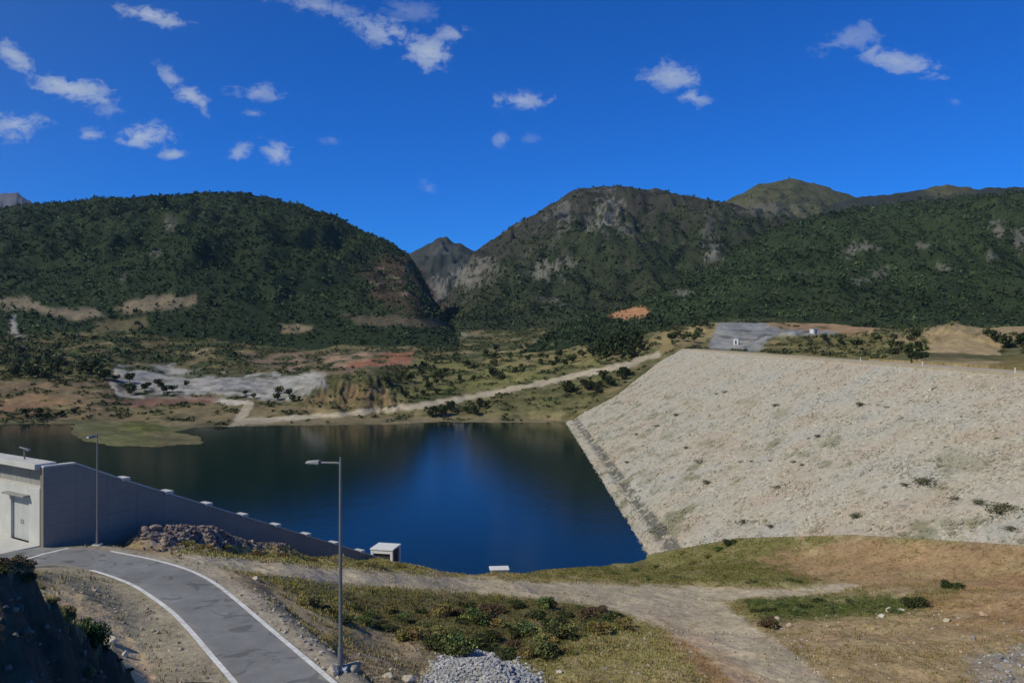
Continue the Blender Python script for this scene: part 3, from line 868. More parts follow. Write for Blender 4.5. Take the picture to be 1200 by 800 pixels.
# rocks: jittered low polyhedra
t_ = (1 + 5 ** .5) / 2
ICO = np.array([(-1, t_, 0), (1, t_, 0), (-1, -t_, 0), (1, -t_, 0), (0, -1, t_), (0, 1, t_), (0, -1, -t_), (0, 1, -t_), (t_, 0, -1), (t_, 0, 1), (-t_, 0, -1), (-t_, 0, 1)]) / (1 + t_ * t_) ** .5
ICOF = np.array([(0, 11, 5), (0, 5, 1), (0, 1, 7), (0, 7, 10), (0, 10, 11), (1, 5, 9), (5, 11, 4), (11, 10, 2), (10, 7, 6), (7, 1, 8), (3, 9, 4), (3, 4, 2), (3, 2, 6), (3, 6, 8), (3, 8, 9), (4, 9, 5), (2, 4, 11), (6, 2, 10), (8, 6, 7), (9, 8, 1)])


def rotz_batch(n, g):
    q = g.normal(size=(n, 4)); q /= np.linalg.norm(q, axis=1)[:, None]
    w, x, y, z = q.T
    return np.stack([np.stack([1 - 2 * (y * y + z * z), 2 * (x * y - z * w), 2 * (x * z + y * w)], -1),
                     np.stack([2 * (x * y + z * w), 1 - 2 * (x * x + z * z), 2 * (y * z - x * w)], -1),
                     np.stack([2 * (x * z - y * w), 2 * (y * z + x * w), 1 - 2 * (x * x + y * y)], -1)], 1)


def rocks(pos, size, col, g):
    n = len(pos)
    v = ICO[None] * g.uniform(.55, 1.25, (n, 12, 1)) * (g.uniform(.6, 1.25, (n, 1, 3)))
    v = np.einsum('nij,nkj->nki', rotz_batch(n, g), v) * np.asarray(size)[:, None, None]
    v[..., 2] *= .75
    v = v + pos[:, None]
    f = ICOF[None] + (np.arange(n) * 12)[:, None, None]
    c = np.repeat(np.asarray(col)[:, None], 12, 1)
    return v.reshape(-1, 3), f.reshape(-1, 3), c.reshape(-1, 3)


n = 34000
yy = 1 / rng.uniform(1 / 435., 1 / 82., n); xx = rng.uniform(23.5, 90.5, n)
ok = poly_sd(xx, yy, DAMPOLY) > 0
xx, yy = xx[ok], yy[ok]
sz = rng.lognormal(-1.25, .35, len(xx)) * (.75 + .25 * yy / 150)
sz = np.clip(sz, .12, .8)
cc = dam_col(xx, yy) * rng.uniform(.8, 1.16, (len(xx), 1)) * rng.uniform(.96, 1.04, (len(xx), 3))
pos = np.stack([xx, yy, (xx - DAM_TOE) / 2 - .1 * sz - .55 * sstep(27.0, 28.3, xx) * sstep(31.5, 30.2, xx)], -1) - np.array(dam.location)
v, f, c = rocks(pos, sz, cc, rng)
tag(np_mesh('riprap', v, f, M_ROCK, c, parent=dam), kind='stuff')

mb = MB()
cy = np.linspace(50, 436, 60)
cw = [(91.0, 33.02), (91.6, 33.25), (99.5, 33.3), (104, 31.0), (112, 27.0)]
vs = [(x - dam.location.x, y - 250, z) for y in cy for (x, z) in cw]
k_ = len(cw)
fs = [(i * k_ + j, i * k_ + j + 1, (i + 1) * k_ + j + 1, (i + 1) * k_ + j) for i in range(len(cy) - 1) for j in range(k_ - 1)]
mb.add(vs, fs)
M_CREST = mat_plain('crest_gravel', (.42, .36, .26), .95, .2, .3)
mb.build('crest_road', M_CREST, dam)
mb = MB()
for y0 in np.arange(52, 428, 6.0):
    mb.box(90.7 - dam.location.x, 91.15 - dam.location.x, y0 - 250, y0 - 250 + 5.9, 32.2, 33.42)
mb.build('crest_kerb', M_CREST, dam, .03)

# ------------------------------------------------------------------ gatehouse and ramp wall
A = wall_k(-1.65)                      # corner of the front and the long side
B7 = wall_k(7.0)
wd = (B7 - A) / np.linalg.norm(B7 - A)  # along the wall
ang = math.atan2(wd[1], wd[0])
gzr = road_z(A[1])
gh = empty('gatehouse', (A[0], A[1], gzr), ang)      # local x runs along the wall, local y to the left (away from the road)
tag(gh, 'grey concrete gatehouse with flat roof slab and pale door facing the road', 'building')
TOPZ = 30.55 - gzr
mb = MB(); mb.box(.55, 1.0, .0, 12, -.6, TOPZ - .25)
mb.build('wall', M_CONC, gh, .02)
mb = MB(); mb.box(-.42, 1.15, -.06, 12.3, TOPZ - .25, TOPZ + .14)
mb.build('roof_slab', M_CONCL, gh, .03)
mb = MB()                              # pale door surround standing proud under the slab
mb.box(-.05, .56, -.02, 1.55, -.3, 4.25); mb.box(-.05, .56, 4.2, 12, -.3, 4.25); mb.box(-.05, .56, 1.55, 4.2, 3.35, 4.25)
mb.build('door_surround', M_CONCL, gh, .02)
mb = MB(); mb.box(.16, .24, 1.55, 2.87, .1, 3.35)
d1 = mb.build('door', M_DOOR, gh, .01)
mb = MB(); mb.box(.16, .24, 2.88, 4.2, .1, 3.35)
d2 = mb.build('door', M_DOOR, gh, .01)
for dd, y0 in ((d1, 2.7), (d2, 3.0)):
    mb = MB(); mb.tube([(.11, y0, 1.3), (.11, y0, 1.6)], .02); mb.box(.1, .17, y0 - .015, y0 + .015, 1.29, 1.33); mb.box(.1, .17, y0 - .015, y0 + .015, 1.57, 1.61)
    mb.build('handle', M_STEEL, dd)
mb = MB(); mb.box(-.55, -.052, 1.35, 4.6, 3.5, 3.62)
mb.build('canopy', M_CONC, gh, .01)
mb = MB(); mb.box(-3.4, -.052, -.02, 12, -.3, .09)
mb.build('apron', M_CONCL, gh, .02)
mb = MB(); mb.tube([(.5, 3.3, TOPZ + .14), (.5, 3.3, TOPZ + .95)], .06); mb.tube([(.5, 2.7, TOPZ + .9), (.5, 4.0, TOPZ + 1.0)], .06); mb.box(.4, .6, 2.55, 2.8, TOPZ + .82, TOPZ + .98)
mb.build('roof_hoist', M_STEEL, gh)

# ramp wall: stepped flat part, then falling towards the lake
wl = empty('ramp_wall', (A[0], A[1], gzr), ang)
tag(wl, 'long dark concrete wall falling from the gatehouse to the lake with pale caps', 'wall')
LEN = lambda k: float(np.linalg.norm(wall_k(k) - A))
prof = [(7.25, TOPZ - .02), (LEN(8.15), None)]
def wtop(k):
    return np.interp(k, [-1.65, -1.03, 0, 7, 9], [30.45, 30.40, 28.55, 16.85, 13.6]) - gzr
ks = np.array([-1.65, -1.03, 0, 1, 2, 3, 4, 5, 6, 7, 8.0])
xs = [LEN(k) for k in ks]; zs = [float(wtop(k)) for k in ks]
mb = MB(); vs = []
for x, z in zip(xs, zs):
    for yv in (.003, .45):
        x_ = max(x, 7.42) if False else x
        vs += [(x_, yv, z - 7.5), (x_, yv, z)]
n_ = len(xs); fs = []
for i in range(n_ - 1):
    a, b = i * 4, (i + 1) * 4
    fs += [(a, b, b + 1, a + 1), (a + 2, a + 3, b + 3, b + 2), (a + 1, b + 1, b + 3, a + 3), (a, a + 2, b + 2, b)]
fs += [(0, 1, 3, 2), ((n_ - 1) * 4, (n_ - 1) * 4 + 2, (n_ - 1) * 4 + 3, (n_ - 1) * 4 + 1)]
# the wall starts where the gatehouse side ends, a hand in front of it
vs = [(x, y - .46 if x < 7.6 else y - .46, z) for (x, y, z) in vs]
mb.add(vs, fs)
mb.build('wall_panel', M_WALL, wl, .015)
mb = MB(); vs = []; fs = []                          # coping along the top
for x, z in zip(xs, zs):
    vs += [(x, -.52, z + .003), (x, .06, z + .003), (x, .06, z + .12), (x, -.52, z + .12)]
for i in range(n_ - 1):
    a, b = i * 4, (i + 1) * 4
    fs += [(a + j, a + (j + 1) % 4, b + (j + 1) % 4, b + j) for j in range(4)]
fs += [(3, 2, 1, 0), tuple((n_ - 1) * 4 + j for j in range(4))]
mb.add(vs, fs)
mb.build('coping', M_CONCL, wl)
for k in range(0, 8):
    x = LEN(k); z = float(wtop(k))
    mb = MB(); mb.box(x - .36, x + .36, -.62, .55, z + .02, z + .27)
    mb.build('pier_cap', M_CONCL, wl, .03)
# the ramp slab behind the wall
mb = MB(); vs = []; fs = []
for x, z in zip(xs[1:], zs[1:]):
    vs += [(x, .02, z - 1.6), (x, 5.2, z - 1.6), (x, 5.2, z - 2.2), (x, .02, z - 2.2)]
for i in range(n_ - 2):
    a, b = i * 4, (i + 1) * 4
    fs += [(a + j, a + (j + 1) % 4, b + (j + 1) % 4, b + j) for j in range(4)]
mb.add(vs, fs)
mb.build('ramp_slab', M_CONC, wl)

# valve kiosk at the lower end of the wall
kp = P(452, 661, 90.5)
kz = float(gz(kp[0], kp[1]))
kk = empty('valve_kiosk', (kp[0], kp[1], kz), R(-12))
tag(kk, 'small white concrete kiosk with dark openings at the lower end of the wall', 'kiosk')
w2 = 1.15
mb = MB()
for sx in (-1, 1):
    for sy in (-1, 1):
        mb.box(sx * w2 - .14, sx * w2 + .14, sy * w2 - .14, sy * w2 + .14, -.8, 2.0)
mb.box(-w2 + .14, w2 - .14, -w2 - .12, -w2 + .12, -.8, .85); mb.box(-w2 + .14, w2 - .14, -w2 - .12, -w2 + .12, 1.62, 2.0); mb.box(-w2 + .14, w2 - .14, w2 - .12, w2 + .12, -.8, .75)
mb.box(-w2 - .12, -w2 + .12, -w2 + .14, w2 - .14, -.8, .75); mb.box(w2 - .12, w2 + .12, -w2 + .14, w2 - .14, -.8, .3)
mb.build('wall', M_WHITE, kk, .02)
mb = MB(); mb.box(-w2 - .20, w2 + .20, -w2 - .20, w2 + .20, 2.003, 2.16)
mb.build('roof', M_WHITE, kk, .03)
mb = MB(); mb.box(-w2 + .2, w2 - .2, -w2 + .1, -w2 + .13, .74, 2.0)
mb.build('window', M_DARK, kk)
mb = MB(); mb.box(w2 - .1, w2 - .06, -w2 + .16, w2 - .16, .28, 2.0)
mb.build('shade_panel', M_DARK, kk)  # dark sheet painting in the shade of the right side

# flat concrete block on the near shore
cb = P(585, 671, 111.0)
mb = MB(); mb.box(-1.1, 1.1, -.7, .7, -.5, .62); mb.box(-1.35, 1.35, -.9, .9, .622, .78)
o = mb.build('concrete_block', M_WHITE, None, .04); o.location = (cb[0], cb[1], float(gz(cb[0], cb[1]))); o.rotation_euler = (0, 0, .1)
tag(o, 'low white concrete block at the water edge below the track', 'block')

# ------------------------------------------------------------------ street lamps
def street_lamp(base, H, arm_dir, arm_len, label, q=1.0):
    r = empty('street_lamp', tuple(base))
    tag(r, label, 'street lamp', 'grey street lamps along the asphalt road')
    mb = MB(); mb.box(-.3, .3, -.3, .3, -.5, .14)
    mb.build('footing', M_CONCL, r, .03)
    mb = MB(); mb.box(-.17, .17, -.17, .17, .143, .17); mb.tube([(0, 0, .17), (0, 0, 1.0)], .12 * q, 12); mb.tube([(0, 0, 1.0), (0, 0, H)], [.085 * q, .062 * q], 12)
    mb.build('pole', M_STEEL, r)
    d = Vector((arm_dir[0], arm_dir[1], 0)).normalized()
    mb = MB(); mb.tube([(0, 0, H - .02), tuple(d * .12 + Vector((0, 0, H + .03))), tuple(d * arm_len + Vector((0, 0, H + .02)))], .05, 8)
    mb.tube([(0, 0, H), (0, 0, H + .28)], [.06, .035], 8)
    mb.build('arm', M_STEEL, r)
    mb = MB(); mb.add([(-.02, -.17, -.06), (.62, -.13, -.04), (.62, .13, -.04), (-.02, .17, -.06), (-.02, -.12, .12), (.55, -.08, .07), (.55, .08, .07), (-.02, .12, .12)],
                      [(0, 1, 2, 3), (4, 5, 6, 7), (0, 1, 5, 4), (1, 2, 6, 5), (2, 3, 7, 6), (3, 0, 4, 7)])
    l = mb.build('lamp_head', M_STEEL, r, .02)
    l.location = tuple(d * (arm_len - .3) + Vector((0, 0, H + .03))); l.rotation_euler = (0, 0, math.atan2(d.y, d.x))
    mb = MB(); mb.box(.1, .52, -.09, .09, -.085, -.062)
    mb.build('lens', M_LENS, l)
    return r


b1 = P(399, 784, 35.0); b1[2] = float(gz(b1[0], b1[1]))
street_lamp(b1, CZ - (543 - HY) / F * 35.0 - b1[2], (-1, .12), 1.25, 'tall grey street lamp nearest the camera, on the outer verge of the road')
b2 = road_P(114, 636); b2[2] = float(gz(b2[0], b2[1]))
street_lamp(b2, CZ - (511 - HY) / F * b2[1] - b2[2], (-.15, -1), .8, 'smaller looking street lamp in front of the dark concrete wall', .75)

# ------------------------------------------------------------------ rubble, gravel, boulders
def scatter_rocks(name, poly, n, yr, smin, smax, cols_, label, cat, lift=.0, kind='stuff'):
    pts = []
    while len(pts) < n:
        x = rng.uniform(*yr[0], 4000); y = rng.uniform(*yr[1], 4000)
        px = 600 + F * x / y; py = HY - (gz(x, y) - CZ) / y * F
        k = poly_sd(px, py, poly) + rng.normal(0, 5, 4000) > 0
        pts += list(np.stack([x[k], y[k]], -1))
    pts = np.array(pts[:n]); s = np.exp(rng.uniform(math.log(smin), math.log(smax), n))
    c = np.array(cols_)[rng.integers(0, len(cols_), n)] * rng.uniform(.75, 1.2, (n, 1))
    pos = np.stack([pts[:, 0], pts[:, 1], gz(pts[:, 0], pts[:, 1]) + s * (.2 + lift)], -1)
    v, f, c = rocks(pos, s, c, rng)
    return tag(np_mesh(name, v, f, M_ROCK, c), label, cat, kind=kind)


scatter_rocks('rubble', [(152, 628), (166, 602), (235, 600), (340, 630), (330, 642), (230, 636), (190, 640)], 1300, ((-36, -18), (56, 84)), .06, .28,
              [(.26, .20, .17), (.22, .185, .165), (.15, .12, .105), (.30, .25, .215)], 'brown and grey rubble banked against the dark concrete wall', 'rubble')
scatter_rocks('gravel_heap', [(496, 800), (515, 772), (545, 757), (590, 768), (632, 795), (640, 860), (480, 860)], 4600, ((-6, 3), (40, 54)), .05, .16,
              [(.42, .43, .44), (.34, .35, .36), (.5, .5, .5)], 'heap of pale grey crushed stone at the lower edge of the gully', 'gravel', .1)
scatter_rocks('loose_stones', [(420, 760), (520, 755), (900, 720), (1240, 690), (1240, 840), (420, 840)], 900, ((-9, 46), (38, 72)), .04, .15,
              [(.40, .34, .26), (.34, .32, .30), (.46, .40, .33)], 'small loose stones strewn over the dry foreground ground', 'stones')
scatter_rocks('loose_stones', [(1150, 770), (1200, 750), (1260, 745), (1260, 840), (1160, 830)], 500, ((24, 40), (42, 58)), .05, .22,
              [(.30, .31, .34), (.38, .38, .40), (.22, .22, .25)], 'patch of blue grey broken stone at the lower right corner', 'stones')
scatter_rocks('loose_stones', [(250, 680), (300, 690), (420, 785), (400, 800), (300, 722), (245, 684)], 160, ((-24, -4), (33, 55)), .05, .17,
              [(.42, .38, .32), (.35, .32, .28)], 'pale stones lining the outer verge of the asphalt road', 'stones')
scatter_rocks('loose_stones', [(60, 690), (100, 720), (150, 790), (240, 800), (180, 720), (110, 685)], 130, ((-30, -10), (26, 48)), .04, .16,
              [(.46, .38, .28), (.36, .30, .24)], 'pale stones on the tan verge inside the road bend', 'stones')


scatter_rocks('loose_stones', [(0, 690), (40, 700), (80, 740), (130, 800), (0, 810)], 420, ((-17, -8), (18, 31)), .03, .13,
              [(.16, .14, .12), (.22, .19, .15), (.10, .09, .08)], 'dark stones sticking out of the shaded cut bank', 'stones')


def boulder(px, py, Y, s, col, label, name='boulder', seed=0):
    g = np.random.default_rng(seed + 100)
    # two times subdivided jittered polyhedron
    v = ICO.copy(); f = ICOF.copy()
    for it in range(2):
        mid = {}; nf = []; v = list(map(tuple, v))
        def m(a, b):
            key = (min(a, b), max(a, b))
            if key not in mid:
                p = (np.array(v[a]) + np.array(v[b])) / 2
                v.append(tuple(p / np.linalg.norm(p))); mid[key] = len(v) - 1
            return mid[key]
        for a, b, c in f:
            ab, bc, ca = m(a, b), m(b, c), m(c, a)
            nf += [(a, ab, ca), (b, bc, ab), (c, ca, bc), (ab, bc, ca)]
        f = np.array(nf)
    v = np.array(v)
    for _ in range(9):                      # cut facets
        d = g.normal(size=3); d /= np.linalg.norm(d); k = g.uniform(.55, .85)
        t = v @ d; v = v - np.where(t > k, t - k, 0)[:, None] * d
    v = v * g.uniform(.8, 1.2, 3) * s * np.array((1.1, 1, .8)) + g.normal(0, .012 * s, v.shape)
    p = P(px, py, Y)
    o = np_mesh(name, v, f, M_ROCK, np.tile(np.array(col), (len(v), 1)) * g.uniform(.85, 1.1, (len(v), 1)))
    o.location = (p[0], p[1], float(gz(p[0], p[1])) + s * .3)
    return tag(o, label, 'boulder')


for i, (a, b, Y, s, c, lb) in enumerate([
    (391, 788, 34.6, .42, (.45, .41, .34), 'pale angular boulder at the foot of the nearest street lamp'),
    (412, 786, 35.4, .36, (.36, .32, .26), 'brownish boulder just right of the nearest street lamp foot'),
    (456, 791, 42.0, .30, (.42, .39, .33), 'pale boulder between the nearest lamp and the gravel heap, the left of two'),
    (478, 789, 42.8, .34, (.46, .42, .36), 'pale boulder between the nearest lamp and the gravel heap, the right of two'),
    (656, 784, 49.5, .20, (.55, .53, .48), 'small white stone lying right of the grey gravel heap'),
    (1033, 721, 70.0, .32, (.56, .53, .45), 'cream boulder left of the dark bush beside the green patch'),
    (1044, 714, 71.5, .38, (.52, .49, .41), 'cream boulder, largest of three beside the green patch'),
    (1056, 717, 71.0, .30, (.55, .52, .45), 'cream boulder, rightmost of three beside the green patch'),
    (910, 727, 72.5, .34, (.50, .42, .31), 'tan boulder at the left tip of the green patch'),
    (925, 738, 69.0, .30, (.46, .38, .27), 'tan boulder below the left tip of the green patch by the track'),
    (1110, 732, 66.0, .26, (.52, .46, .36), 'single pale stone on the bare soil right of the cream boulders'),
    (1140, 752, 60.5, .26, (.26, .25, .25), 'dark grey stone on the bare soil at the right'),
    (1152, 730, 66.0, .40, (.48, .36, .24), 'flat orange stone on the reddish soil at the right'),
    (130, 765, 36.5, .26, (.56, .5, .4), 'pale stone on the tan verge inside the road bend, upper one'),
    (146, 775, 35.8, .20, (.56, .5, .4), 'pale stone on the tan verge inside the road bend, lower one'),
    (168, 616, 62.2, .5, (.27, .205, .175), 'large brown rock at the left end of the rubble bank'),
    (181, 608, 62.8, .5, (.29, .225, .195), 'brown slab of rock on top of the rubble bank'),
    (300, 694, 53.0, .22, (.5, .46, .4), 'pale stone on the outer verge beside the grassy slope')]):
    boulder(a, b, Y, s, c, lb, seed=i)

# ------------------------------------------------------------------ plants
def leaf_cloud(n, lobes, size, g, col, cvar=.3, flat=.0):
    """n leaf faces spread through an uneven group of lobes; lobes: (x, y, z, rx, ry, rz)"""
    lobes = np.array(lobes, float)
    vol = lobes[:, 3] * lobes[:, 4] * lobes[:, 5]
    li = g.choice(len(lobes), n, p=vol / vol.sum())
    d = g.normal(size=(n, 3)); d /= np.linalg.norm(d, axis=1)[:, None]
    r = g.uniform(.25, 1.0, n) ** .45
    c = lobes[li, :3] + d * r[:, None] * lobes[li, 3:]
    rot = rotz_batch(n, g)
    s = size * g.uniform(.55, 1.35, n)
    q = np.array([(-.5, -.3, 0), (.5, -.36, .06), (.62, .3, 0), (-.4, .38, .08)])
    v = np.einsum('nij,kj->nki', rot, q) * s[:, None, None] + c[:, None]
    f = np.arange(n * 4).reshape(n, 4)
    tone = np.clip(g.normal(1, cvar, (n, 1)), .45, 1.8) * np.array(col) * g.uniform(.88, 1.12, (n, 3)) * np.exp(g.normal(0, .28, (len(lobes), 1)))[li] * (1 + g.normal(0, .1, (len(lobes), 3)))[li]
    return v.reshape(-1, 3), f, np.repeat(tone[:, None], 4, 1).reshape(-1, 3)


def shrub_meshes(i, col, n=2800, size=.085, wide=1.0, tall=.8):
    g = np.random.default_rng(300 + i)
    lobes = [(g.uniform(-.6, .6) * wide, g.uniform(-.6, .6) * wide, g.uniform(.25, .75) * tall, g.uniform(.3, .55) * wide, g.uniform(.3, .55) * wide, g.uniform(.25, .5) * tall) for _ in range(12)]
    v, f, c = leaf_cloud(n, lobes, size, g, col)
    fol = np_mesh('foliage', v, f, M_LEAF, c, link=False)
    mb = MB()
    for lb in lobes[:6]:
        mb.tube([(0, 0, -.2), (lb[0] * .45, lb[1] * .45, lb[2] * .5), (lb[0], lb[1], lb[2] + lb[5] * .6)], [.05, .035, .012], 5)
    o = mb.build('stem', M_BARK); me = o.data
    bpy.data.objects.remove(o)
    return fol, me


GREENS = [(.14, .15, .052), (.11, .135, .046), (.21, .18, .07), (.14, .105, .06), (.074, .090, .034), (.20, .175, .07)]
SHR = [shrub_meshes(i, GREENS[i]) for i in range(6)]
BRIGHT = shrub_meshes(11, (.045, .095, .028))


def shrub(x, y, s, var, label, group=None, zs=1.0):
    r = empty('shrub', (x, y, float(gz(x, y)) - .05), random.uniform(0, 6.28))
    r.scale = (s, s, s * zs)
    fol, st = var
    a = bpy.data.objects.new('foliage', fol); b = bpy.data.objects.new('stem', st)
    for o in (a, b):
        sc.collection.objects.link(o); o.parent = r
    return tag(r, label, 'shrub', group)


def at_px(px, py, y0=30, y1=140):
    """ground point seen in direction (px, py)"""
    y = np.linspace(y0, y1, 1500); u = (px - 600) / F
    z = gz(u * y, y); k = np.where(HY - (z - CZ) / y * F <= py)[0]
    Y = y[k[0]] if len(k) else y1
    return u * Y, Y


gully = [(400, 722, 4), (415, 708, 4), (432, 716, 1), (446, 730, 4), (455, 712, 2), (470, 722, 1), (480, 742, 2), (492, 712, 4), (500, 728, 0), (512, 752, 4), (520, 716, 2), (532, 734, 0), (545, 706, 4), (550, 752, 4),
         (556, 724, 1), (572, 744, 4), (580, 710, 3), (588, 728, 0), (600, 752, 3), (607, 706, 4), (616, 736, 1), (628, 720, 4), (640, 706, 1), (645, 748, 2), (652, 730, 4), (664, 716, 4), (672, 742, 0), (680, 706, 1), (690, 724, 4),
         (700, 712, 3), (704, 736, 2), (716, 722, 4), (730, 728, 5), (664, 760, 2), (620, 764, 2), (690, 755, 5), (385, 712, 5), (360, 702, 5), (575, 728, 2), (655, 740, 0), (535, 716, 3), (508, 740, 5), (425, 724, 1), (465, 734, 4), (540, 724, 4), (565, 718, 3), (572, 756, 4), (600, 738, 4), (684, 716, 3), (708, 726, 1), (725, 732, 2), (640, 760, 0), (592, 764, 4), (535, 760, 1)]
for (a, b, k) in gully:
    x, y = at_px(a, b + 6)
    shrub(x, y, random.uniform(.6, 1.45) * (.8 if b < 715 else 1), SHR[k], 'green and olive shrub in the gully below the dirt track', 'shrubs filling the gully', random.uniform(.6, 1.15))
for (a, b, s, k, lb) in [(855, 634, 1.3, 4, 'dark grey green shrub where the grassy berm meets the dam'), (842, 641, .9, 1, 'small shrub left of the dark one where the berm meets the dam'), (1114, 686, 1.2, 4, 'dark green bush alone on the right-hand slope above the reddish soil'),
                         (1073, 706, 1.25, 4, 'dark bush at the right end of the green patch by the cream boulders'), (902, 731, 1.0, 3, 'brown green bush at the lower left corner of the green patch')]:
    x, y = at_px(a, b + 4)
    shrub(x, y, s, SHR[k], lb)
berm = [(700, 676), (720, 672), (742, 668), (770, 664), (790, 676), (812, 660), (830, 652), (760, 680), (850, 676), (880, 682), (930, 681), (955, 679), (800, 648), (900, 668)]
for (a, b) in berm:
    x, y = at_px(a, b)
    shrub(x, y, random.uniform(.6, 1.0), SHR[random.choice((0, 1, 2, 5))], 'low green weed clump on the grassy berm in front of the dam', 'weed clumps on the grassy berm', .55)
for k in range(16):
    a = 880 + 170 * (k / 15.) + random.uniform(-8, 8); b = 703 + random.uniform(0, 18)
    x, y = at_px(a, b)
    shrub(x, y, random.uniform(.6, .95), SHR[random.choice((1, 4, 0))], 'low leafy clump in the green patch right of the track', 'leafy clumps of the green patch', .6)
for (a, b) in [(215, 640), (240, 644), (262, 643), (300, 650), (330, 652), (365, 656), (425, 662), (440, 664), (466, 664)]:
    x, y = at_px(a, b)
    shrub(x, y, random.uniform(.6, .95), SHR[random.choice((2, 5, 3))], 'dry yellow green clump on the grass strip between track and wall', 'dry clumps on the grass strip', .6)
# bank plants at the lower left
def bank_shrub(px, py, Y, s, var, label):
    p = P(px, py, Y)
    r = shrub(p[0], p[1], s, var, label)
    r.scale.z *= 1.5
bank_shrub(104, 752, 26.6, .62, BRIGHT, 'bright green bush on the edge of the shaded bank')
bank_shrub(74, 738, 25.2, .42, SHR[5], 'small yellowish shrub left of the bright green bush on the shaded bank')
x, y = at_px(104, 790, 18, 60); shrub(x, y, .25, SHR[5], 'tiny dry shrub below the bright green bush on the shaded bank', zs=1.4)
for (a, b, s) in [(6, 668, .42), (22, 670, .36), (34, 678, .3), (50, 690, .22), (63, 706, .18), (84, 724, .2), (122, 760, .2), (138, 774, .16), (150, 786, .2)]:
    x, y = at_px(a, b, 17, 60)
    shrub(x, y, s, SHR[random.choice((2, 0, 3))], 'dry tuft on the crest of the shaded bank', 'dry tufts on the bank crest')

WEED = [shrub_meshes(20, (.13, .135, .07), 700), shrub_meshes(21, (.10, .105, .055), 700), shrub_meshes(22, (.17, .16, .095), 500)]
# weeds growing between the dam stones
for (a, b, s) in [(1085, 567, 1.7), (1175, 600, 1.9), (1150, 591, 1.1), (1182, 622, 1.0), (1005, 606, 1.1), (910, 572, .9), (1176, 643, .7), (905, 618, .8), (903, 540, .6), (868, 541, .8), (880, 541, .6), (930, 542, .7), (940, 545, .6), (1038, 649, .6), (1060, 569, .8), (1118, 586, .8),
                  (872, 612, .9), (793, 487, 1.4), (745, 510, 1.2), (818, 542, 1.3), (830, 566, 1.1), (735, 542, 1.0), (770, 500, 1.2), (805, 525, .9), (910, 476, 1.2), (1010, 475, 1.2), (1040, 478, .8), (960, 512, .9), (850, 460, 1.2), (840, 462, .9)]:
    u = (a - 600) / F; q = (b - HY) / F
    Y = (DAM_TOE + 2 * CZ) / (u + 2 * q); X = u * Y
    r = shrub(X, Y, s * 1.25, random.choice(WEED), 'low grey green weed rooted between the pale stones of the dam face', 'weeds on the dam face', .55)
    r.location.z = (X - DAM_TOE) / 2

# trees on the far shore
def tree_mesh(i, col, h=1.0):
    g = np.random.default_rng(500 + i)
    lobes = [(g.uniform(-.32, .32), g.uniform(-.32, .32), g.uniform(.4, .85), g.uniform(.16, .3), g.uniform(.16, .3), g.uniform(.12, .25)) for _ in range(8)]
    v, f, c = leaf_cloud(260, lobes, .14, g, col, .32)
    me = np_mesh('tree', v, f, M_LEAF, c, link=False)
    mb = MB(); mb.tube([(0, 0, -.1), (.02, .01, .3), (0, .03, .65)], [.045, .03, .012], 5)
    for lb in lobes[:4]: mb.tube([(.015, .01, .28), (lb[0] * .6, lb[1] * .6, lb[2] * .8), (lb[0], lb[1], lb[2])], [.025, .015, .006], 4)
    o = mb.build('trunk', M_BARK); tm = o.data; bpy.data.objects.remove(o)
    return me, tm


TREES = [tree_mesh(i, c) for i, c in enumerate([(.045, .062, .024), (.060, .075, .028), (.038, .055, .022), (.075, .080, .034)])]


def tree(x, y, s, k, label, group, name='tree'):
    r = empty(name, (x, y, float(gz(x, y)) - .1), random.uniform(0, 6.28))
    s2 = s * random.uniform(.85, 1.2)
    r.scale = (s2, s2, s)
    a = bpy.data.objects.new('crown', TREES[k][0]); b = bpy.data.objects.new('trunk', TREES[k][1])
    for o in (a, b):
        sc.collection.objects.link(o); o.parent = r
    return tag(r, label, 'tree', group)


def grove(poly, n, y0, y1, s0, s1, label, group, ks=(0, 1, 2, 3)):
    poly = np.array(poly); c = 0; it = 0
    while c < n and it < 4000:
        it += 1
        a = random.uniform(poly[:, 0].min(), poly[:, 0].max()); b = random.uniform(poly[:, 1].min(), poly[:, 1].max())
        if poly_sd(np.array([a]), np.array([b]), poly)[0] < 0: continue
        x, y = at_px(a, b, y0, y1)
        tree(x, y, random.uniform(s0, s1), random.choice(ks), label, group); c += 1


grove([(690, 412), (715, 398), (748, 402), (752, 416), (720, 424), (695, 424)], 26, 395, 640, 6, 10, 'dark tree in the dense clump above the far track near the dam', 'dark trees above the far track', (0, 2))
grove([(540, 428), (600, 400), (690, 396), (690, 424), (600, 444), (540, 456)], 30, 400, 640, 3, 6, 'scattered tree on the grassy slope above the far track', 'trees on the slope above the far track')
grove([(440, 455), (470, 440), (560, 432), (540, 458), (470, 468)], 16, 400, 640, 3, 6, 'bush-like tree on the slope right of the tan cutting', 'trees right of the tan cutting')
grove([(500, 490), (530, 476), (565, 474), (575, 486)], 12, 375, 440, 3, 5.5, 'dark tree between the far track and the lake, left clump', 'left clump below the far track', (0, 2))
grove([(640, 462), (690, 448), (740, 434), (735, 448), (670, 474)], 16, 375, 440, 3, 6, 'dark tree between the far track and the dam abutment', 'right clump below the far track', (0, 2))
grove([(-20, 428), (60, 428), (130, 430), (130, 446), (60, 444), (-20, 440)], 26, 400, 640, 4, 7.5, 'tree in the row above the brown banks on the far left shore', 'trees above the left banks', (0, 1, 2))
grove([(130, 448), (160, 440), (170, 452), (225, 450), (222, 464), (170, 464), (145, 464)], 14, 400, 640, 3, 6, 'tree standing amid the grey quarry ground', 'trees amid the quarry', (0, 2))
grove([(262, 470), (290, 455), (360, 462), (350, 474), (300, 474)], 8, 380, 640, 2.5, 5, 'small tree on the shelf in front of the quarry', 'small trees in front of the quarry')
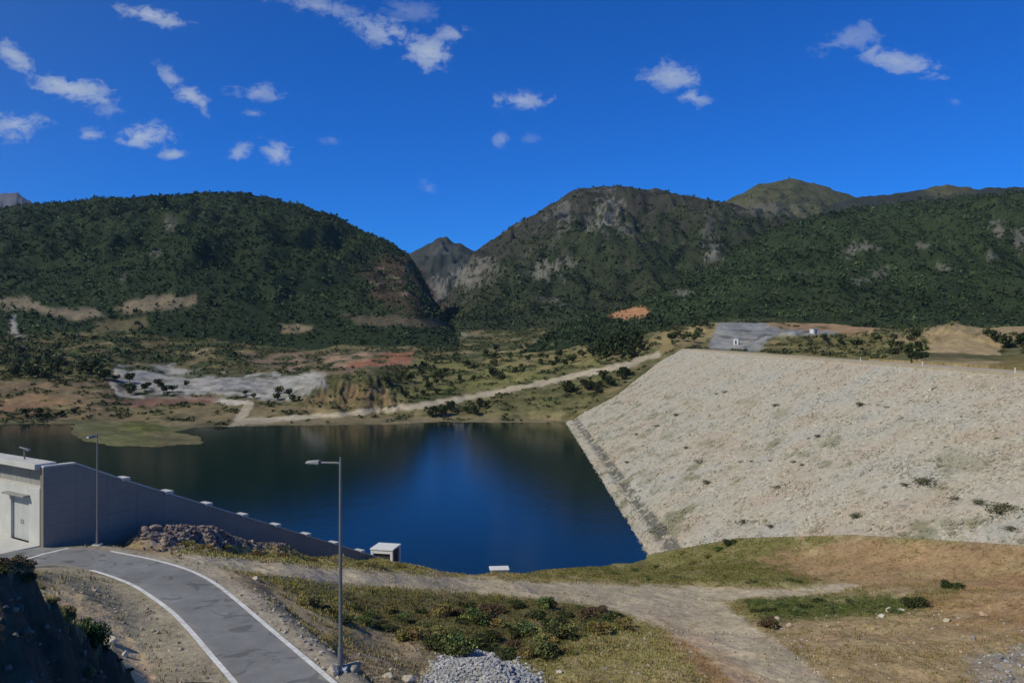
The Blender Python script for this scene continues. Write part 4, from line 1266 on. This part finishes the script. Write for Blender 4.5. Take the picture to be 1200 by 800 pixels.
grove([(755, 412), (790, 390), (830, 380), (826, 398), (790, 408)], 14, 400, 640, 3, 5.5, 'shrubby tree on the tan knoll at the far end of the dam', 'trees on the knoll at the dam end', (0, 1, 3))
grove([(905, 408), (960, 396), (1075, 398), (1080, 424), (1010, 418)], 18, 190, 640, 2.5, 5, 'low tree on the rough ground behind the dam crest', 'trees behind the dam crest', (0, 1, 3))
grove([(1140, 395), (1200, 388), (1240, 392), (1240, 415), (1180, 412)], 16, 190, 640, 3, 6, 'tree on the ground behind the right end of the dam crest', 'trees at the right end of the crest', (0, 2, 1))
grove([(1050, 424), (1085, 418), (1085, 428), (1055, 430)], 4, 190, 640, 2.5, 4, 'dark tree between the rough ground and the tan mound behind the crest', 'trees beside the tan mound', (0, 2))

grove([(8, 491), (50, 484), (88, 479), (88, 487), (50, 492)], 12, 370, 440, 2.5, 4.5, 'dark bush in the notch at the water edge of the far left bank', 'dark bushes in the left bank notch', (0, 2))

# forest on the hills: far-off, one mass
pr = (np.clip(forest, 0, 1) * (np.abs(PX - 600) < 690) * (SDD < -5) * np.gradient(ys)[:, None] * YY ** .15)
pr = pr.ravel(); pr = pr / pr.sum()
NF = 110000
pick = rng.choice(len(pr), NF, p=pr)
fu = UU.ravel()[pick] + rng.uniform(-.001, .001, NF); fy = YY.ravel()[pick] * (1 + rng.uniform(-.003, .003, NF))
fx = fu * fy; fzv = bil(ZZ, fu, fy)
NL = 7
ts = np.clip(rng.lognormal(.45, .48, NF), .8, 5.0) * np.clip((fy / 900) ** .35, .75, 1.3)
tone = np.exp(rng.normal(0, .16, NF)) * np.clip(1 + 1.0 * fbm(fx / 110, fy / 110, 4) + .35 * fbm(fx / 30, fy / 30, 2), .45, 1.9)
base = np.where(rng.random(NF)[:, None] < .3, np.array((.062, .080, .034)), np.array((.040, .064, .029))) * tone[:, None]
cen = np.stack([fx, fy, fzv + ts * .45], -1)
d = rng.normal(size=(NF, NL, 3)); d /= np.linalg.norm(d, axis=-1)[..., None]
c = cen[:, None] + d * (rng.uniform(.2, 1, (NF, NL, 1)) ** .5) * ts[:, None, None] * np.array((.62, .62, .55))
rot = rotz_batch(NF * NL, rng).reshape(NF, NL, 3, 3)
tri = np.array([(-.5, -.4, 0), (.55, -.35, 0), (.05, .6, 0)])
v = np.einsum('nlij,kj->nlki', rot, tri) * (ts[:, None, None, None] * rng.uniform(.45, .85, (NF, NL, 1, 1))) + c[:, :, None]
cv = np.clip(base[:, None] * rng.uniform(.75, 1.25, (NF, NL, 1)), .012, .2)
cv = np.repeat(cv[:, :, None], 3, 2)
tag(np_mesh('forest', v.reshape(-1, 3), np.arange(NF * NL * 3).reshape(-1, 3), M_LEAF, cv.reshape(-1, 3)), 'dark green woodland and scrub covering the hills behind the lake', 'forest', kind='stuff')

bm_ = bench * (HW == 0) * (SDL < -3) * (ZN == 0) * (SDD < -4) * (np.abs(PX - 600) < 660) * (PY > 365) * (COL.sum(-1) < .36) * (poly_sd(PX, PY, [(80, 492), (140, 490), (250, 496), (250, 530), (80, 530)]) < 0)
pr = (bm_ * sstep(-.35, .35, bs) * np.gradient(ys)[:, None]).ravel(); pr /= pr.sum()
NF = 9000; NL = 10
pick = rng.choice(len(pr), NF, p=pr)
fu = UU.ravel()[pick] + rng.uniform(-.001, .001, NF); fy = YY.ravel()[pick] * (1 + rng.uniform(-.002, .002, NF)); fx = fu * fy
ts = rng.uniform(.5, 1.5, NF); cen = np.stack([fx, fy, bil(ZZ, fu, fy) + ts * .3], -1)
d = rng.normal(size=(NF, NL, 3)); d /= np.linalg.norm(d, axis=-1)[..., None]
c = cen[:, None] + d * (rng.uniform(.2, 1, (NF, NL, 1)) ** .5) * ts[:, None, None] * np.array((.9, .9, .5))
rot = rotz_batch(NF * NL, rng).reshape(NF, NL, 3, 3)
v = np.einsum('nlij,kj->nlki', rot, tri) * (ts[:, None, None, None] * rng.uniform(.5, 1.0, (NF, NL, 1, 1))) + c[:, :, None]
base = np.where(rng.random(NF)[:, None] < .4, np.array((.12, .115, .05)), np.array((.06, .075, .032))) * np.exp(rng.normal(0, .25, (NF, 1)))
cv = np.repeat(np.repeat(base[:, None, None], NL, 1), 3, 2)
tag(np_mesh('scrub', v.reshape(-1, 3), np.arange(NF * NL * 3).reshape(-1, 3), M_LEAF, np.clip(cv, .015, .3).reshape(-1, 3)), 'low scrub and brush covering the slopes of the far shore', 'scrub', kind='stuff')

# dry grass on the near ground
gm = (GW > .05) * near * (YY > 17) * (YY < 140) * (SDR < -.25) * (SDD < -.5) * (np.abs(PX - 600) < 680) * (PY > 500)
pr = (gm * GW * np.gradient(ys)[:, None] * YY ** -.4).ravel(); pr /= pr.sum()
NG = 60000
pick = rng.choice(len(pr), NG, p=pr)
fy = YY.ravel()[pick] * (1 + rng.uniform(-.004, .004, NG)); fu = UU.ravel()[pick] + rng.uniform(-.001, .001, NG); fx = fu * fy
fzv = bil(ZZ, fu, fy); NB = 6
h = rng.uniform(.06, .22, NG) * (1 + .6 * fbm(fx / 4, fy / 4, 2))
a = rng.uniform(0, 2 * np.pi, (NG, NB)); rr = rng.uniform(0, .22, (NG, NB)); lean = rng.uniform(.05, .5, (NG, NB))
bx = fx[:, None] + np.cos(a) * rr; by = fy[:, None] + np.sin(a) * rr
wv = .014 + .00035 * fy[:, None]
b0_ = np.stack([bx - np.sin(a) * wv, by + np.cos(a) * wv, np.repeat(fzv[:, None], NB, 1) - .04], -1)
b1_ = np.stack([bx + np.sin(a) * wv, by - np.cos(a) * wv, np.repeat(fzv[:, None], NB, 1) - .04], -1)
tp = np.stack([bx + np.cos(a) * lean * h[:, None], by + np.sin(a) * lean * h[:, None], fzv[:, None] + h[:, None] * rng.uniform(.7, 1.2, (NG, NB))], -1)
v = np.stack([b0_, b1_, tp], 2)
gc = COL.reshape(-1, 3)[pick] * rng.uniform(.8, 1.2, (NG, 1))
green = rng.random(NG)[:, None] < .3
gc = np.where(green, gc * np.array((.75, .95, .7)), gc * np.array((1.02, 1.02, .9)))
cv = np.repeat(np.repeat(gc[:, None, None], NB, 1), 3, 2)
tag(np_mesh('dry_grass', v.reshape(-1, 3), np.arange(NG * NB * 3).reshape(-1, 3), M_LEAF, np.clip(cv, .02, .5).reshape(-1, 3)), 'dry olive grass on the near slopes and verges', 'grass', kind='stuff')

# ------------------------------------------------------------------ small things on and behind the dam crest
def hut(px, py, Y, w, h, rz, label):
    p = P(px, py, Y); z = float(gz(p[0], p[1])) if not 91 < p[0] < 99.5 else 33.3
    r = empty('hut', (p[0], p[1], z), rz)
    tag(r, label, 'hut')
    mb = MB(); mb.box(-w / 2, w / 2, -w / 2, w / 2, -.5, h); mb.build('wall', M_WHITE, r)
    mb = MB(); mb.box(-w / 2 - .2, w / 2 + .2, -w / 2 - .2, w / 2 + .2, h + .003, h + .25); mb.build('roof', M_CONCL, r)
    mb = MB(); mb.box(-.45, .45, -w / 2 - .05, -w / 2 - .003, 0, 2.0); mb.build('door', M_DARK, r)
    return r


hut(863, 405, 436, 2.6, 2.9, -.5, 'small white hut on the grey pad at the far end of the dam crest')
hut(954, 390, 470, 3.4, 2.6, .3, 'small white hut at the end of the grey road behind the dam crest')
for (a, Y, lb) in [(1184, 146.8, 'white marker post on the dam crest, nearest the right edge of the photo'), (1007, 212, 'white marker post about the middle of the dam crest'), (1078, 180, 'white marker post between the other two on the dam crest')]:
    x = 90.35; 
    mb = MB(); mb.tube([(0, 0, 0), (0, 0, .95)], .11, 10); mb.tube([(0, 0, .95), (0, 0, 1.02)], [.11, .03], 10)
    mb.box(-.2, .2, -.2, .2, -.4, .02)
    o = mb.build('marker_post', M_WHITE); o.location = (91.9, Y, 33.28)
    tag(o, lb, 'post')

# ------------------------------------------------------------------ the air over the valley
hm = bpy.data.materials.new('valley_air'); hm.use_nodes = True
ht = NT(hm.node_tree); hm.node_tree.nodes.clear()
ho = ht.n('ShaderNodeOutputMaterial'); hv = ht.n('ShaderNodeVolumePrincipled')
hv.inputs['Color'].default_value = (.50, .76, 1.0, 1)
hv.inputs['Density'].default_value = 0.00003
ht.l(hv.outputs[0], ho.inputs['Volume'])
mb = MB(); mb.box(-10100, 10100, -60, 6700, -13, float(ZZ.max()) + 30)
tag(mb.build('haze', hm), kind='stuff')
